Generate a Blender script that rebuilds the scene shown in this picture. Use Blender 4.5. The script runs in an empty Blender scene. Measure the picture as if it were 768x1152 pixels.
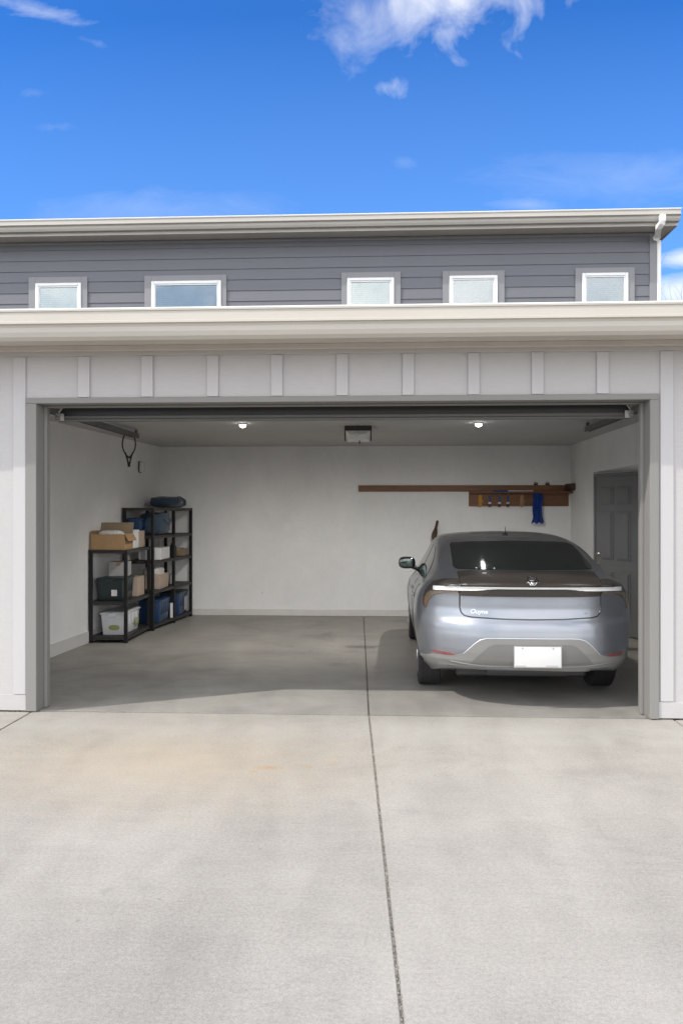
import bpy, bmesh, math, random
from mathutils import Vector, Matrix
from mathutils.bvhtree import BVHTree
from mathutils.geometry import tessellate_polygon
random.seed(7)
R = math.radians
SC = bpy.context.scene
COL = SC.collection

# ------------------------------------------------------------------ camera
F = 926.0
PSI = math.atan(46.0 / F)
CAM = Vector((0, -6.8, 1.70))
FWD = Vector((-math.sin(PSI), math.cos(PSI), 0))
RGT = Vector((math.cos(PSI), math.sin(PSI), 0))
HOR = 574.0
def ray(px, py):
    return FWD + RGT * ((px - 384) / F) + Vector((0, 0, (HOR - py) / F))
def at_y(px, py, y):
    """real point on the vertical plane y = const seen at a photo pixel"""
    d = ray(px, py); t = (y - CAM.y) / d.y
    return CAM + d * t
def at_z(px, py, z=0.0):
    d = ray(px, py); t = (z - CAM.z) / d.z
    return CAM + d * t
cd = bpy.data.cameras.new('camera'); cam = bpy.data.objects.new('camera', cd); COL.objects.link(cam)
cam.location = CAM
cam.rotation_euler = (R(90), 0, PSI)
cd.sensor_fit = 'HORIZONTAL'; cd.sensor_width = 36; cd.lens = 36 * F / 768
cd.shift_y = -(576 - HOR) / 768
cd.clip_start = 0.05; cd.clip_end = 3000
SC.camera = cam

# ------------------------------------------------------------------ materials
class NT:
    def __init__(s, m):
        m.use_nodes = True; s.t = m.node_tree; s.n = s.t.nodes; s.l = s.t.links
    def new(s, typ, **kw):
        n = s.n.new(typ)
        for k, v in kw.items():
            if k in n.inputs: n.inputs[k].default_value = v
            else: setattr(n, k, v)
        return n
    def link(s, a, b): s.l.new(a, b)
    def math(s, op, a, b=None, c=None, clamp=False):
        n = s.n.new('ShaderNodeMath'); n.operation = op; n.use_clamp = clamp
        for i, v in enumerate((a, b, c)):
            if v is None: continue
            if hasattr(v, 'links'): s.link(v, n.inputs[i])
            else: n.inputs[i].default_value = v
        return n.outputs[0]
    def ramp(s, fac, stops):
        n = s.n.new('ShaderNodeValToRGB'); e = n.color_ramp.elements
        while len(e) < len(stops): e.new(0.5)
        for i, (p, c) in enumerate(stops):
            e[i].position = p; e[i].color = (*c, 1) if len(c) == 3 else c
        s.link(fac, n.inputs[0]); return n.outputs[0]
    def mix(s, fac, a, b, mode='MIX'):
        n = s.n.new('ShaderNodeMix'); n.data_type = 'RGBA'; n.blend_type = mode
        for k, v in ((0, fac), (6, a), (7, b)):
            if hasattr(v, 'links'): s.link(v, n.inputs[k])
            elif k == 0: n.inputs[0].default_value = v
            else: n.inputs[k].default_value = (*v, 1)
        return n.outputs[2]
    def noise(s, scale, detail=4, rough=0.55, vec=None, dist=0.0):
        n = s.n.new('ShaderNodeTexNoise'); n.inputs['Scale'].default_value = scale
        n.inputs['Detail'].default_value = detail; n.inputs['Roughness'].default_value = rough
        n.inputs['Distortion'].default_value = dist
        if vec is not None: s.link(vec, n.inputs['Vector'])
        return n.outputs['Fac']
    def coord(s, scale=(1, 1, 1)):
        tc = s.n.new('ShaderNodeTexCoord'); mp = s.n.new('ShaderNodeMapping')
        mp.inputs['Scale'].default_value = scale
        s.link(tc.outputs['Object'], mp.inputs[0]); return mp.outputs[0]

def mat(name, col, rough=0.5, metal=0.0, var=0.12, scale=6.0, bump=0.0, bscale=60.0, coat=0.0, stretch=(1, 1, 1), spec=0.5, rvar=0.0, emit=None, sheen=0.0):
    m = bpy.data.materials.new(name); t = NT(m)
    b = t.n['Principled BSDF']
    v = t.coord(stretch)
    n = t.noise(scale, 5, 0.6, v)
    lo = tuple(max(0, c * (1 - var)) for c in col); hi = tuple(min(1, c * (1 + var)) for c in col)
    t.link(t.ramp(n, [(0.25, lo), (0.75, hi)]), b.inputs['Base Color'])
    b.inputs['Roughness'].default_value = rough; b.inputs['Metallic'].default_value = metal
    b.inputs['Specular IOR Level'].default_value = spec
    b.inputs['Coat Weight'].default_value = coat; b.inputs['Coat Roughness'].default_value = 0.04
    b.inputs['Sheen Weight'].default_value = sheen
    if rvar:
        n2 = t.noise(scale * 2.3, 4, 0.6, v)
        t.link(t.math('MULTIPLY_ADD', n2, rvar * 2, rough - rvar), b.inputs['Roughness'])
    if bump:
        n3 = t.noise(bscale, 4, 0.6, v)
        bp = t.new('ShaderNodeBump'); bp.inputs['Strength'].default_value = bump; bp.inputs['Distance'].default_value = 0.005
        t.link(n3, bp.inputs['Height']); t.link(bp.outputs[0], b.inputs['Normal'])
    if emit:
        b.inputs['Emission Color'].default_value = (*emit[0], 1); b.inputs['Emission Strength'].default_value = emit[1]
    return m

def concrete(name, base, kind):
    m = bpy.data.materials.new(name); t = NT(m); b = t.n['Principled BSDF']
    v = t.coord()
    vs = t.coord((1, 0.35, 1))
    vy = t.coord((0.35, 1, 1))
    big = t.noise(0.55, 6, 0.62, v, 0.4)
    mid = t.noise(2.6, 6, 0.65, vs, 0.5)
    mid2 = t.noise(5.5, 5, 0.7, vy, 0.3)
    fine = t.noise(55, 4, 0.8, v)
    grit = t.noise(150, 3, 0.8, v)
    k = 1.0 if kind == 'drive' else 1.5
    c = base
    f = t.math('MULTIPLY_ADD', t.math('SUBTRACT', big, 0.5), 0.55 * k, 1.0)
    f = t.math('ADD', f, t.math('MULTIPLY', t.math('SUBTRACT', mid, 0.5), 0.42 * k))
    f = t.math('ADD', f, t.math('MULTIPLY', t.math('SUBTRACT', mid2, 0.5), 0.20 * k))
    f = t.math('ADD', f, t.math('MULTIPLY', t.math('SUBTRACT', fine, 0.5), 0.80 if kind == 'drive' else 0.35))
    f = t.math('ADD', f, t.math('MULTIPLY', t.math('SUBTRACT', grit, 0.5), 1.0 if kind == 'drive' else 0.3))
    # broom strokes across the slab and long soft wheel tracks
    br = t.noise(38, 3, 0.7, t.coord((0.08, 1, 1))); trk = t.noise(1.5, 3, 0.5, t.coord((1, 0.10, 1)), 0.3)
    f = t.math('ADD', f, t.math('MULTIPLY', t.math('SUBTRACT', br, 0.5), 0.13 if kind == 'drive' else 0.10))
    f = t.math('ADD', f, t.math('MULTIPLY', t.math('SUBTRACT', trk, 0.5), 0.22))
    lo = t.noise(0.9, 4, 0.6, t.coord((1, 0.8, 1)), 1.2)
    f = t.math('MULTIPLY', f, t.math('MULTIPLY_ADD', t.math('MULTIPLY', t.math('SUBTRACT', lo, 0.53), 5.0, clamp=True), -0.10 if kind == 'drive' else -0.22, 1.0))
    # dark specks and small pits
    vo = t.n.new('ShaderNodeTexVoronoi'); vo.inputs['Scale'].default_value = 3.2; t.link(v, vo.inputs['Vector'])
    wob = t.noise(30, 3, 0.6, v)
    sp = t.math('LESS_THAN', t.math('ADD', vo.outputs['Distance'], t.math('MULTIPLY', wob, 0.03)), 0.042)
    f = t.math('MULTIPLY', f, t.math('MULTIPLY_ADD', sp, -0.25, 1.0))
    # water stains : soft rings
    wn = t.noise(1.3, 3, 0.5, v, 1.6)
    ringv = t.math('ABSOLUTE', t.math('SUBTRACT', wn, 0.5))
    ring = t.math('SUBTRACT', 1.0, t.math('MULTIPLY', ringv, 45), clamp=True)
    rmask = t.math('MULTIPLY', ring, t.math('GREATER_THAN', t.noise(0.8, 2, 0.5, vy), 0.52))
    f = t.math('MULTIPLY', f, t.math('MULTIPLY_ADD', rmask, -0.055, 1.0))
    cm = t.n.new('ShaderNodeVectorMath'); cm.operation = 'SCALE'
    cm.inputs[0].default_value = c; t.link(f, cm.inputs['Scale'])
    outc = cm.outputs[0]
    sep = t.n.new('ShaderNodeSeparateXYZ'); t.link(v, sep.inputs[0])
    def blob(cx, cy, rx, ry, soft=1.0):
        dx = t.math('DIVIDE', t.math('SUBTRACT', sep.outputs[0], cx), rx)
        dy = t.math('DIVIDE', t.math('SUBTRACT', sep.outputs[1], cy), ry)
        d = t.math('SQRT', t.math('ADD', t.math('MULTIPLY', dx, dx), t.math('MULTIPLY', dy, dy)))
        d = t.math('ADD', d, t.math('MULTIPLY', t.math('SUBTRACT', t.noise(7, 4, 0.6, v), 0.5), 1.2))
        return t.math('MULTIPLY', t.math('SUBTRACT', 1.0, d), soft, clamp=True)
    if kind == 'drive':
        # warm mineral tint near the garage on the left bay, small rust marks
        tint = blob(-1.45, -1.3, 1.7, 1.2, 1.0)
        outc = t.mix(t.math('MULTIPLY', tint, 0.42), outc, (0.47, 0.37, 0.25), 'MIX')
        for (px, py, rx, ry) in ((303, 864, .10, .05), (374, 860, .05, .02), (348, 863, .035, .03), (285, 868, .04, .03)):
            p = at_z(px, py)
            outc = t.mix(t.math('MULTIPLY', blob(p.x, p.y, rx, ry, 1.0), 0.6), outc, (0.42, 0.24, 0.10))
        for (px, py, rx) in ((163, 999, .05), (640, 1012, .05), (458, 912, .10), (120, 1002, .04)):
            p = at_z(px, py)
            outc = t.mix(t.math('MULTIPLY', blob(p.x, p.y, rx, rx * 1.3, 1.0), 0.28), outc, (0.2, 0.2, 0.2))
        # paler dusty band by the threshold
        thr = t.math('SUBTRACT', 1.0, t.math('MULTIPLY', t.math('ABSOLUTE', t.math('ADD', sep.outputs[1], 0.42)), 2.2), clamp=True)
        outc = t.mix(t.math('MULTIPLY', thr, t.math('MULTIPLY', mid, 0.45)), outc, (0.48, 0.47, 0.44))
    else:
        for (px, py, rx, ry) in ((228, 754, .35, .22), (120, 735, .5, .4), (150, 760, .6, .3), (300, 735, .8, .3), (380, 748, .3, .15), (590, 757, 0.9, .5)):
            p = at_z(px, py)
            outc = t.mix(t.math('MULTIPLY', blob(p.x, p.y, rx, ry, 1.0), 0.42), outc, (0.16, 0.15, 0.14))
        # damp swirl marks
        sw = t.noise(1.6, 5, 0.6, vy, 2.2)
        outc = t.mix(t.math('MULTIPLY', t.math('SUBTRACT', sw, 0.52), 2.2, clamp=True), outc, (0.25, 0.23, 0.205))
    t.link(outc, b.inputs['Base Color'])
    b.inputs['Specular IOR Level'].default_value = 0.35
    rr = t.math('MULTIPLY_ADD', mid, 0.5, 0.62 if kind == 'drive' else 0.30)
    t.link(rr, b.inputs['Roughness'])
    bp = t.new('ShaderNodeBump'); bp.inputs['Strength'].default_value = 0.35 if kind == 'drive' else 0.12
    bp.inputs['Distance'].default_value = 0.004
    h = t.math('ADD', t.math('MULTIPLY', fine, 0.6), t.math('MULTIPLY', grit, 0.6))
    h = t.math('ADD', h, t.math('MULTIPLY', mid2, 0.8))
    t.link(h, bp.inputs['Height']); t.link(bp.outputs[0], b.inputs['Normal'])
    return m

def siding_mat(name, col, streak=0.06, bump=0.15, stretch=(1, 1, 6)):
    m = bpy.data.materials.new(name); t = NT(m); b = t.n['Principled BSDF']
    v = t.coord(stretch); v2 = t.coord((1, 1, 0.25)); v0 = t.coord()
    a = t.noise(9, 6, 0.7, v); d = t.noise(2.0, 4, 0.6, v2); g = t.noise(90, 3, 0.6, v0)
    f = t.math('MULTIPLY_ADD', t.math('SUBTRACT', a, 0.5), streak * 2, 1.0)
    f = t.math('ADD', f, t.math('MULTIPLY', t.math('SUBTRACT', d, 0.5), 0.10))
    f = t.math('ADD', f, t.math('MULTIPLY', t.math('SUBTRACT', g, 0.5), 0.05))
    cm = t.n.new('ShaderNodeVectorMath'); cm.operation = 'SCALE'; cm.inputs[0].default_value = col
    t.link(f, cm.inputs['Scale']); t.link(cm.outputs[0], b.inputs['Base Color'])
    b.inputs['Roughness'].default_value = 0.6; b.inputs['Specular IOR Level'].default_value = 0.35
    bp = t.new('ShaderNodeBump'); bp.inputs['Strength'].default_value = bump; bp.inputs['Distance'].default_value = 0.004
    t.link(t.math('ADD', a, t.math('MULTIPLY', g, 0.4)), bp.inputs['Height']); t.link(bp.outputs[0], b.inputs['Normal'])
    return m

def plaster(name, col):
    m = bpy.data.materials.new(name); t = NT(m); b = t.n['Principled BSDF']
    v = t.coord(); vd = t.coord((1, 1, 0.4))
    a = t.noise(0.7, 5, 0.6, v, 0.5); d = t.noise(3.0, 6, 0.7, vd, 0.6); g = t.noise(45, 4, 0.7, v); s = t.noise(14, 5, 0.75, v)
    f = t.math('MULTIPLY_ADD', t.math('SUBTRACT', a, 0.5), 0.30, 1.0)
    f = t.math('ADD', f, t.math('MULTIPLY', t.math('SUBTRACT', d, 0.5), 0.13))
    f = t.math('ADD', f, t.math('MULTIPLY', t.math('SUBTRACT', s, 0.5), 0.10))
    vo = t.n.new('ShaderNodeTexVoronoi'); vo.inputs['Scale'].default_value = 1.6; t.link(v, vo.inputs['Vector'])
    sp = t.math('LESS_THAN', t.math('ADD', vo.outputs['Distance'], t.math('MULTIPLY', s, 0.04)), 0.045)
    f = t.math('MULTIPLY', f, t.math('MULTIPLY_ADD', sp, -0.18, 1.0))
    cm = t.n.new('ShaderNodeVectorMath'); cm.operation = 'SCALE'; cm.inputs[0].default_value = col
    t.link(f, cm.inputs['Scale']); t.link(cm.outputs[0], b.inputs['Base Color'])
    b.inputs['Roughness'].default_value = 0.75; b.inputs['Specular IOR Level'].default_value = 0.3
    bp = t.new('ShaderNodeBump'); bp.inputs['Strength'].default_value = 0.25; bp.inputs['Distance'].default_value = 0.004
    t.link(t.math('ADD', g, s), bp.inputs['Height']); t.link(bp.outputs[0], b.inputs['Normal'])
    return m

def glass_mat(name, tint=(0.92, 0.96, 0.97), ior=1.55):
    m = bpy.data.materials.new(name); t = NT(m)
    for n in list(t.n):
        if n.type == 'BSDF_PRINCIPLED': t.n.remove(n)
    out = [n for n in t.n if n.type == 'OUTPUT_MATERIAL'][0]
    tr = t.new('ShaderNodeBsdfTransparent'); tr.inputs[0].default_value = (*tint, 1)
    gl = t.new('ShaderNodeBsdfGlossy'); gl.inputs['Roughness'].default_value = 0.02
    bp = t.new('ShaderNodeBump'); bp.inputs['Strength'].default_value = 0.05; bp.inputs['Distance'].default_value = 0.01
    t.link(t.noise(2.5, 2, 0.5, t.coord()), bp.inputs['Height']); t.link(bp.outputs[0], gl.inputs['Normal'])
    fr = t.new('ShaderNodeFresnel'); fr.inputs[0].default_value = ior
    mx = t.new('ShaderNodeMixShader')
    t.link(t.math('MULTIPLY', fr.outputs[0], 3.6, clamp=True), mx.inputs[0])
    t.link(tr.outputs[0], mx.inputs[1]); t.link(gl.outputs[0], mx.inputs[2]); t.link(mx.outputs[0], out.inputs[0])
    return m

M = {}
M['drive'] = concrete('driveway_concrete', (0.355, 0.336, 0.305), 'drive')
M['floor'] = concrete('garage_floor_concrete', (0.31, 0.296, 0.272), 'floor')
M['soil'] = mat('ground_soil', (0.10, 0.09, 0.07), 0.95, var=0.4, scale=3, bump=0.6, bscale=40)
M['filler'] = mat('joint_filler', (0.13, 0.12, 0.105), 0.95, var=0.95, scale=70, bump=0.8, bscale=200)
M['gravel'] = mat('gravel', (0.24, 0.22, 0.19), 0.9, var=0.9, scale=40)
M['siding'] = siding_mat('pale_siding', (0.46, 0.448, 0.452), 0.09, 0.35)
M['batten'] = siding_mat('pale_batten', (0.475, 0.465, 0.475), 0.03, 0.1, (6, 1, 0.6))
M['trim'] = siding_mat('greige_trim', (0.225, 0.22, 0.212), 0.03, 0.08, (4, 4, 0.5))
M['frieze'] = siding_mat('frieze_paint', (0.46, 0.435, 0.42), 0.03, 0.08, (0.5, 1, 4))
M['gutter'] = mat('gutter_paint', (0.485, 0.455, 0.41), 0.38, var=0.05, scale=3, stretch=(0.3, 1, 1), rvar=0.06)
M['gutter2'] = mat('upper_gutter_paint', (0.47, 0.445, 0.41), 0.4, var=0.05, scale=3, stretch=(0.3, 1, 1), rvar=0.06)
M['edge'] = mat('drip_edge_white', (0.85, 0.84, 0.82), 0.35, var=0.03)
M['soffit'] = mat('soffit_paint', (0.55, 0.51, 0.46), 0.6, var=0.05)
M['shingle'] = mat('roof_shingle', (0.09, 0.085, 0.08), 0.95, var=0.4, scale=25, bump=0.8, bscale=120)
M['clap'] = siding_mat('slate_clapboard', (0.162, 0.167, 0.190), 0.08, 0.25, (0.6, 1, 8))
M['claptrim'] = siding_mat('slate_trim', (0.26, 0.262, 0.28), 0.04, 0.12, (2, 1, 2))
M['vinyl'] = mat('white_vinyl', (0.85, 0.86, 0.87), 0.35, var=0.03)
M['glass'] = glass_mat('window_glass')
M['blind_blue'] = mat('blind_bluegrey', (0.50, 0.58, 0.66), 0.7, var=0.08)
M['blind_green'] = mat('blind_pale', (0.80, 0.88, 0.84), 0.7, var=0.10, scale=4)
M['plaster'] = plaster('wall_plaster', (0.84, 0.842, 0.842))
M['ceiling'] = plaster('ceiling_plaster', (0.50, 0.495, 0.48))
M['base'] = mat('baseboard_paint', (0.66, 0.65, 0.63), 0.55, var=0.06)
M['doorpaint'] = mat('grey_door_paint', (0.20, 0.208, 0.215), 0.42, var=0.08, scale=3, rvar=0.08)
M['brass'] = mat('satin_nickel', (0.70, 0.64, 0.52), 0.28, 1.0, var=0.05)
M['steel'] = mat('galvanised_steel', (0.42, 0.42, 0.42), 0.42, 0.9, var=0.2, scale=12, rvar=0.1)
M['tracksteel'] = mat('track_steel', (0.20, 0.20, 0.20), 0.5, 0.7, var=0.2, scale=12, rvar=0.1)
M['gdoor'] = mat('garage_door_paint', (0.10, 0.098, 0.094), 0.45, var=0.08, scale=3)
M['rubber'] = mat('black_rubber', (0.025, 0.025, 0.026), 0.8, var=0.2, scale=30, bump=0.2, bscale=80)
M['blackmetal'] = mat('black_powder_coat', (0.010, 0.010, 0.011), 0.5, 0.2, var=0.2, scale=15)
M['shelfboard'] = mat('black_shelf_board', (0.030, 0.030, 0.029), 0.55, 0.0, var=0.2, scale=15)
M['blackplastic'] = mat('black_plastic', (0.03, 0.03, 0.032), 0.4, var=0.1)
M['bulb'] = mat('lamp_glow', (1, 1, 1), 0.5, var=0.0, emit=((1.0, 0.97, 0.92), 14))
M['whiteplastic'] = mat('white_plastic', (0.72, 0.73, 0.73), 0.4, var=0.04)
M['lens'] = mat('frosted_cover', (0.82, 0.82, 0.79), 0.3, var=0.05)
M['cardboard'] = mat('cardboard', (0.40, 0.25, 0.13), 0.85, var=0.12, scale=5, bump=0.15, bscale=40)
M['cardboard2'] = mat('dull_cardboard', (0.25, 0.19, 0.125), 0.85, var=0.12, scale=5)
M['cardbeige'] = mat('beige_cardboard', (0.45, 0.36, 0.29), 0.85, var=0.08, scale=5)
M['paper'] = mat('white_paper', (0.74, 0.74, 0.73), 0.7, var=0.06)
M['tape'] = mat('packing_tape', (0.42, 0.30, 0.16), 0.25, var=0.05)
M['totegreen'] = mat('dark_green_tote', (0.020, 0.034, 0.036), 0.4, var=0.15)
M['toteblue'] = mat('navy_tote', (0.018, 0.05, 0.13), 0.38, var=0.15)
M['toteclear'] = mat('milky_plastic', (0.66, 0.68, 0.70), 0.3, var=0.05)
M['denim'] = mat('denim_fabric', (0.045, 0.075, 0.12), 0.9, var=0.35, scale=12, bump=0.5, bscale=90, sheen=0.2)
M['navy'] = mat('navy_fabric', (0.016, 0.035, 0.065), 0.85, var=0.25, scale=10, bump=0.4, bscale=70, sheen=0.2)
M['cloth'] = mat('white_cloth', (0.62, 0.60, 0.57), 0.9, var=0.12, scale=9, bump=0.5, bscale=30, sheen=0.2)
M['greybox'] = mat('grey_box', (0.40, 0.40, 0.40), 0.75, var=0.08)
M['wood'] = mat('stained_wood', (0.19, 0.085, 0.040), 0.5, var=0.35, scale=7, stretch=(0.6, 6, 9), bump=0.1, rvar=0.08)
M['darkwood'] = mat('dark_stained_wood', (0.07, 0.035, 0.02), 0.5, var=0.35, scale=7, stretch=(0.6, 6, 9))
M['yellow'] = mat('yellow_leather', (0.52, 0.27, 0.05), 0.8, var=0.15, scale=20)
M['tan'] = mat('tan_leather', (0.36, 0.22, 0.12), 0.8, var=0.15, scale=20)
M['blue'] = mat('blue_grip', (0.012, 0.10, 0.30), 0.5, var=0.1)
M['royal'] = mat('royal_blue_towel', (0.010, 0.075, 0.42), 0.95, var=0.25, scale=15, bump=0.8, bscale=120, sheen=0.4)
M['bristle'] = mat('brush_bristle', (0.09, 0.075, 0.06), 0.9, var=0.4, scale=80, stretch=(6, 6, 1))
M['brushmetal'] = mat('brush_ferrule', (0.55, 0.53, 0.48), 0.35, 0.9, var=0.1)
M['pole_wood'] = mat('red_brown_pole', (0.075, 0.03, 0.02), 0.5, var=0.4, scale=9, stretch=(4, 4, 0.5))
M['cable'] = mat('black_cable', (0.02, 0.02, 0.02), 0.5, var=0.1)
M['bark'] = mat('bark', (0.12, 0.095, 0.075), 0.9, var=0.3, scale=20, bump=0.5)
# car
def car_paint():
    m = bpy.data.materials.new('silver_blue_paint'); t = NT(m); b = t.n['Principled BSDF']
    v = t.coord(); fl = t.noise(900, 1, 0.5, v); dust = t.noise(2.2, 5, 0.6, v)
    c = t.ramp(t.math('ADD', t.math('MULTIPLY', fl, 0.25), t.math('MULTIPLY', dust, 0.75)), [(0.3, (0.26, 0.277, 0.318)), (0.7, (0.32, 0.338, 0.38))])
    t.link(c, b.inputs['Base Color']); b.inputs['Metallic'].default_value = 0.8
    b.inputs['Coat Weight'].default_value = 0.5; b.inputs['Coat Roughness'].default_value = 0.08
    t.link(t.math('MULTIPLY_ADD', dust, 0.12, 0.28), b.inputs['Roughness'])
    return m
M['paint'] = car_paint()
M['carglass'] = mat('tinted_glass', (0.013, 0.018, 0.018), 0.06, var=0.5, scale=1.5, spec=0.35)
M['carglass'].node_tree.nodes['Principled BSDF'].inputs['Specular Tint'].default_value = (.16, .18, .18, 1)
M['carblack'] = mat('gloss_black_trim', (0.022, 0.019, 0.017), 0.16, var=0.1, coat=0.6)
M['carshade'] = mat('smoked_panel', (0.052, 0.045, 0.040), 0.30, 0.3, var=0.1, coat=0.15)
M['valance'] = mat('satin_grey_plastic', (0.20, 0.198, 0.193), 0.42, var=0.05, scale=4)
M['valance2'] = mat('recessed_grey_plastic', (0.145, 0.143, 0.138), 0.5, var=0.05, scale=4)
M['lightbar'] = mat('light_bar_lens', (0.86, 0.87, 0.88), 0.15, var=0.04, scale=20, coat=0.8)
M['amber'] = mat('amber_lens', (0.15, 0.115, 0.085), 0.15, var=0.35, scale=22, coat=0.8)
M['orange'] = mat('orange_lens', (0.20, 0.095, 0.045), 0.2, var=0.2, scale=22, coat=0.6)
M['red'] = mat('red_reflector', (0.20, 0.06, 0.06), 0.2, var=0.25, scale=40, coat=0.8)
M['chrome'] = mat('chrome', (0.80, 0.80, 0.80), 0.12, 1.0, var=0.03)
M['badge'] = mat('badge_silver', (0.62, 0.64, 0.67), 0.3, 0.3, var=0.03)
M['plate'] = mat('plate_white', (0.62, 0.62, 0.62), 0.35, var=0.02)
M['mirror'] = mat('mirror_glass', (0.10, 0.125, 0.125), 0.04, 1.0, var=0.02)
M['rim'] = mat('alloy_rim', (0.40, 0.41, 0.43), 0.3, 0.9, var=0.05)

# ------------------------------------------------------------------ mesh helper
class B:
    def __init__(s): s.bm = bmesh.new(); s.smooth = False
    def box(s, x0, x1, y0, y1, z0, z1, bev=0.0, seg=1, taper=None):
        vs = []
        for z in (z0, z1):
            for y in (y0, y1):
                for x in (x0, x1):
                    if taper and z == z0:
                        cx, cy = (x0 + x1) / 2, (y0 + y1) / 2
                        vs.append(s.bm.verts.new((cx + (x - cx) * taper, cy + (y - cy) * taper, z)))
                    else: vs.append(s.bm.verts.new((x, y, z)))
        f = []
        for q in ((0, 2, 3, 1), (4, 5, 7, 6), (0, 1, 5, 4), (2, 6, 7, 3), (0, 4, 6, 2), (1, 3, 7, 5)):
            f.append(s.bm.faces.new([vs[i] for i in q]))
        if bev:
            es = list({e for q in f for e in q.edges})
            bmesh.ops.bevel(s.bm, geom=es, offset=bev, segments=seg, affect='EDGES', profile=0.6)
        return s
    def prism(s, pts, a0, a1, axis='x', bev=0.0):
        """closed 2D outline extruded along an axis. pts in the other two axes in order"""
        def P(p, a):
            return {'x': (a, p[0], p[1]), 'y': (p[0], a, p[1]), 'z': (p[0], p[1], a)}[axis]
        v0 = [s.bm.verts.new(P(p, a0)) for p in pts]; v1 = [s.bm.verts.new(P(p, a1)) for p in pts]
        n = len(pts); fs = []
        fs.append(s.bm.faces.new(v0[::-1])); fs.append(s.bm.faces.new(v1))
        for i in range(n):
            j = (i + 1) % n; fs.append(s.bm.faces.new((v0[i], v0[j], v1[j], v1[i])))
        if bev:
            es = list({e for q in fs for e in q.edges})
            bmesh.ops.bevel(s.bm, geom=es, offset=bev, segments=2, affect='EDGES')
        bmesh.ops.recalc_face_normals(s.bm, faces=[f for f in s.bm.faces])
        return s
    def ring(s, c, u, v, r, n):
        return [s.bm.verts.new(c + u * (r * math.cos(2 * math.pi * i / n)) + v * (r * math.sin(2 * math.pi * i / n))) for i in range(n)]
    def tube(s, pts, rad, n=8, closed=False):
        pts = [Vector(p) for p in pts]; rings = []
        if not hasattr(rad, '__len__'): rad = [rad] * len(pts)
        up = Vector((0.12, 0.2, 1)).normalized(); L = len(pts)
        for i, p in enumerate(pts):
            a = pts[(i - 1) % L] if (i or closed) else p
            b_ = pts[(i + 1) % L] if (i < L - 1 or closed) else p
            t = (b_ - a).normalized()
            u = up - t * up.dot(t)
            if u.length < 1e-3: u = Vector((1, 0, 0)) - t * t.x
            u.normalize(); v = t.cross(u); up = u
            rings.append(s.ring(p, u, v, rad[i], n))
        for i in range(L if closed else L - 1):
            a, c = rings[i], rings[(i + 1) % L]
            for k in range(n):
                s.bm.faces.new((a[k], a[(k + 1) % n], c[(k + 1) % n], c[k]))
        if not closed:
            s.bm.faces.new(rings[0][::-1]); s.bm.faces.new(rings[-1])
        s.smooth = True
        return s
    def lathe(s, prof, c=(0, 0, 0), axis='z', n=24):
        """prof: (r, h) list"""
        c = Vector(c)
        ax = {'x': Vector((1, 0, 0)), 'y': Vector((0, 1, 0)), 'z': Vector((0, 0, 1))}[axis]
        u = {'x': Vector((0, 1, 0)), 'y': Vector((0, 0, 1)), 'z': Vector((1, 0, 0))}[axis]
        v = ax.cross(u); rs = []
        for r, h in prof: rs.append(s.ring(c + ax * h, u, v, max(r, 1e-4), n))
        for a, b_ in zip(rs, rs[1:]):
            for k in range(n): s.bm.faces.new((a[k], a[(k + 1) % n], b_[(k + 1) % n], b_[k]))
        s.bm.faces.new(rs[0][::-1]); s.bm.faces.new(rs[-1]); s.smooth = True
        return s
    def sell(s, c, r, e=0.5, nu=28, nv=16, lump=0.0, seed=0):
        """rounded box-like superellipsoid"""
        rnd = random.Random(seed); ph = [rnd.uniform(0, 6.28) for _ in range(6)]
        sg = lambda w, m: math.copysign(abs(w) ** m, w)
        rows = []
        for j in range(nv + 1):
            th = -math.pi / 2 + math.pi * j / nv; row = []
            for i in range(nu):
                a = 2 * math.pi * i / nu
                x = sg(math.cos(th), e) * sg(math.cos(a), e); y = sg(math.cos(th), e) * sg(math.sin(a), e); z = sg(math.sin(th), e)
                k = 1 + lump * (math.sin(5 * x + ph[0]) * math.sin(4 * y + ph[1]) + 0.6 * math.sin(9 * z + 7 * x + ph[2]) + .5 * math.sin(13 * x + 11 * y + ph[3]))
                row.append(s.bm.verts.new((c[0] + r[0] * x * k, c[1] + r[1] * y * k, c[2] + r[2] * z * (k if z > 0 else 1))))
            rows.append(row)
        for a, b_ in zip(rows, rows[1:]):
            for k in range(nu): s.bm.faces.new((a[k], a[(k + 1) % nu], b_[(k + 1) % nu], b_[k]))
        bmesh.ops.remove_doubles(s.bm, verts=[v for row in (rows[0], rows[-1]) for v in row], dist=1e-4)
        s.smooth = True
        return s
    def build(s, name, m, parent=None, angle=38):
        bmesh.ops.recalc_face_normals(s.bm, faces=list(s.bm.faces))
        me = bpy.data.meshes.new(name); s.bm.to_mesh(me); s.bm.free()
        me.materials.append(m)
        if s.smooth:
            for p in me.polygons: p.use_smooth = True
            me.set_sharp_from_angle(angle=R(angle))
        o = bpy.data.objects.new(name, me); COL.objects.link(o)
        if parent: o.parent = parent
        return o
def thing(name, label, cat, loc=(0, 0, 0), rz=0.0, group=None):
    o = bpy.data.objects.new(name, None); COL.objects.link(o); o.empty_display_size = 0.1
    o.location = loc; o.rotation_euler = (0, 0, rz)
    o['label'] = label; o['category'] = cat
    if group: o['group'] = group
    return o
def tag(o, label, cat, group=None):
    o['label'] = label; o['category'] = cat
    if group: o['group'] = group
    return o
def struct(o): o['kind'] = 'structure'; return o

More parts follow.
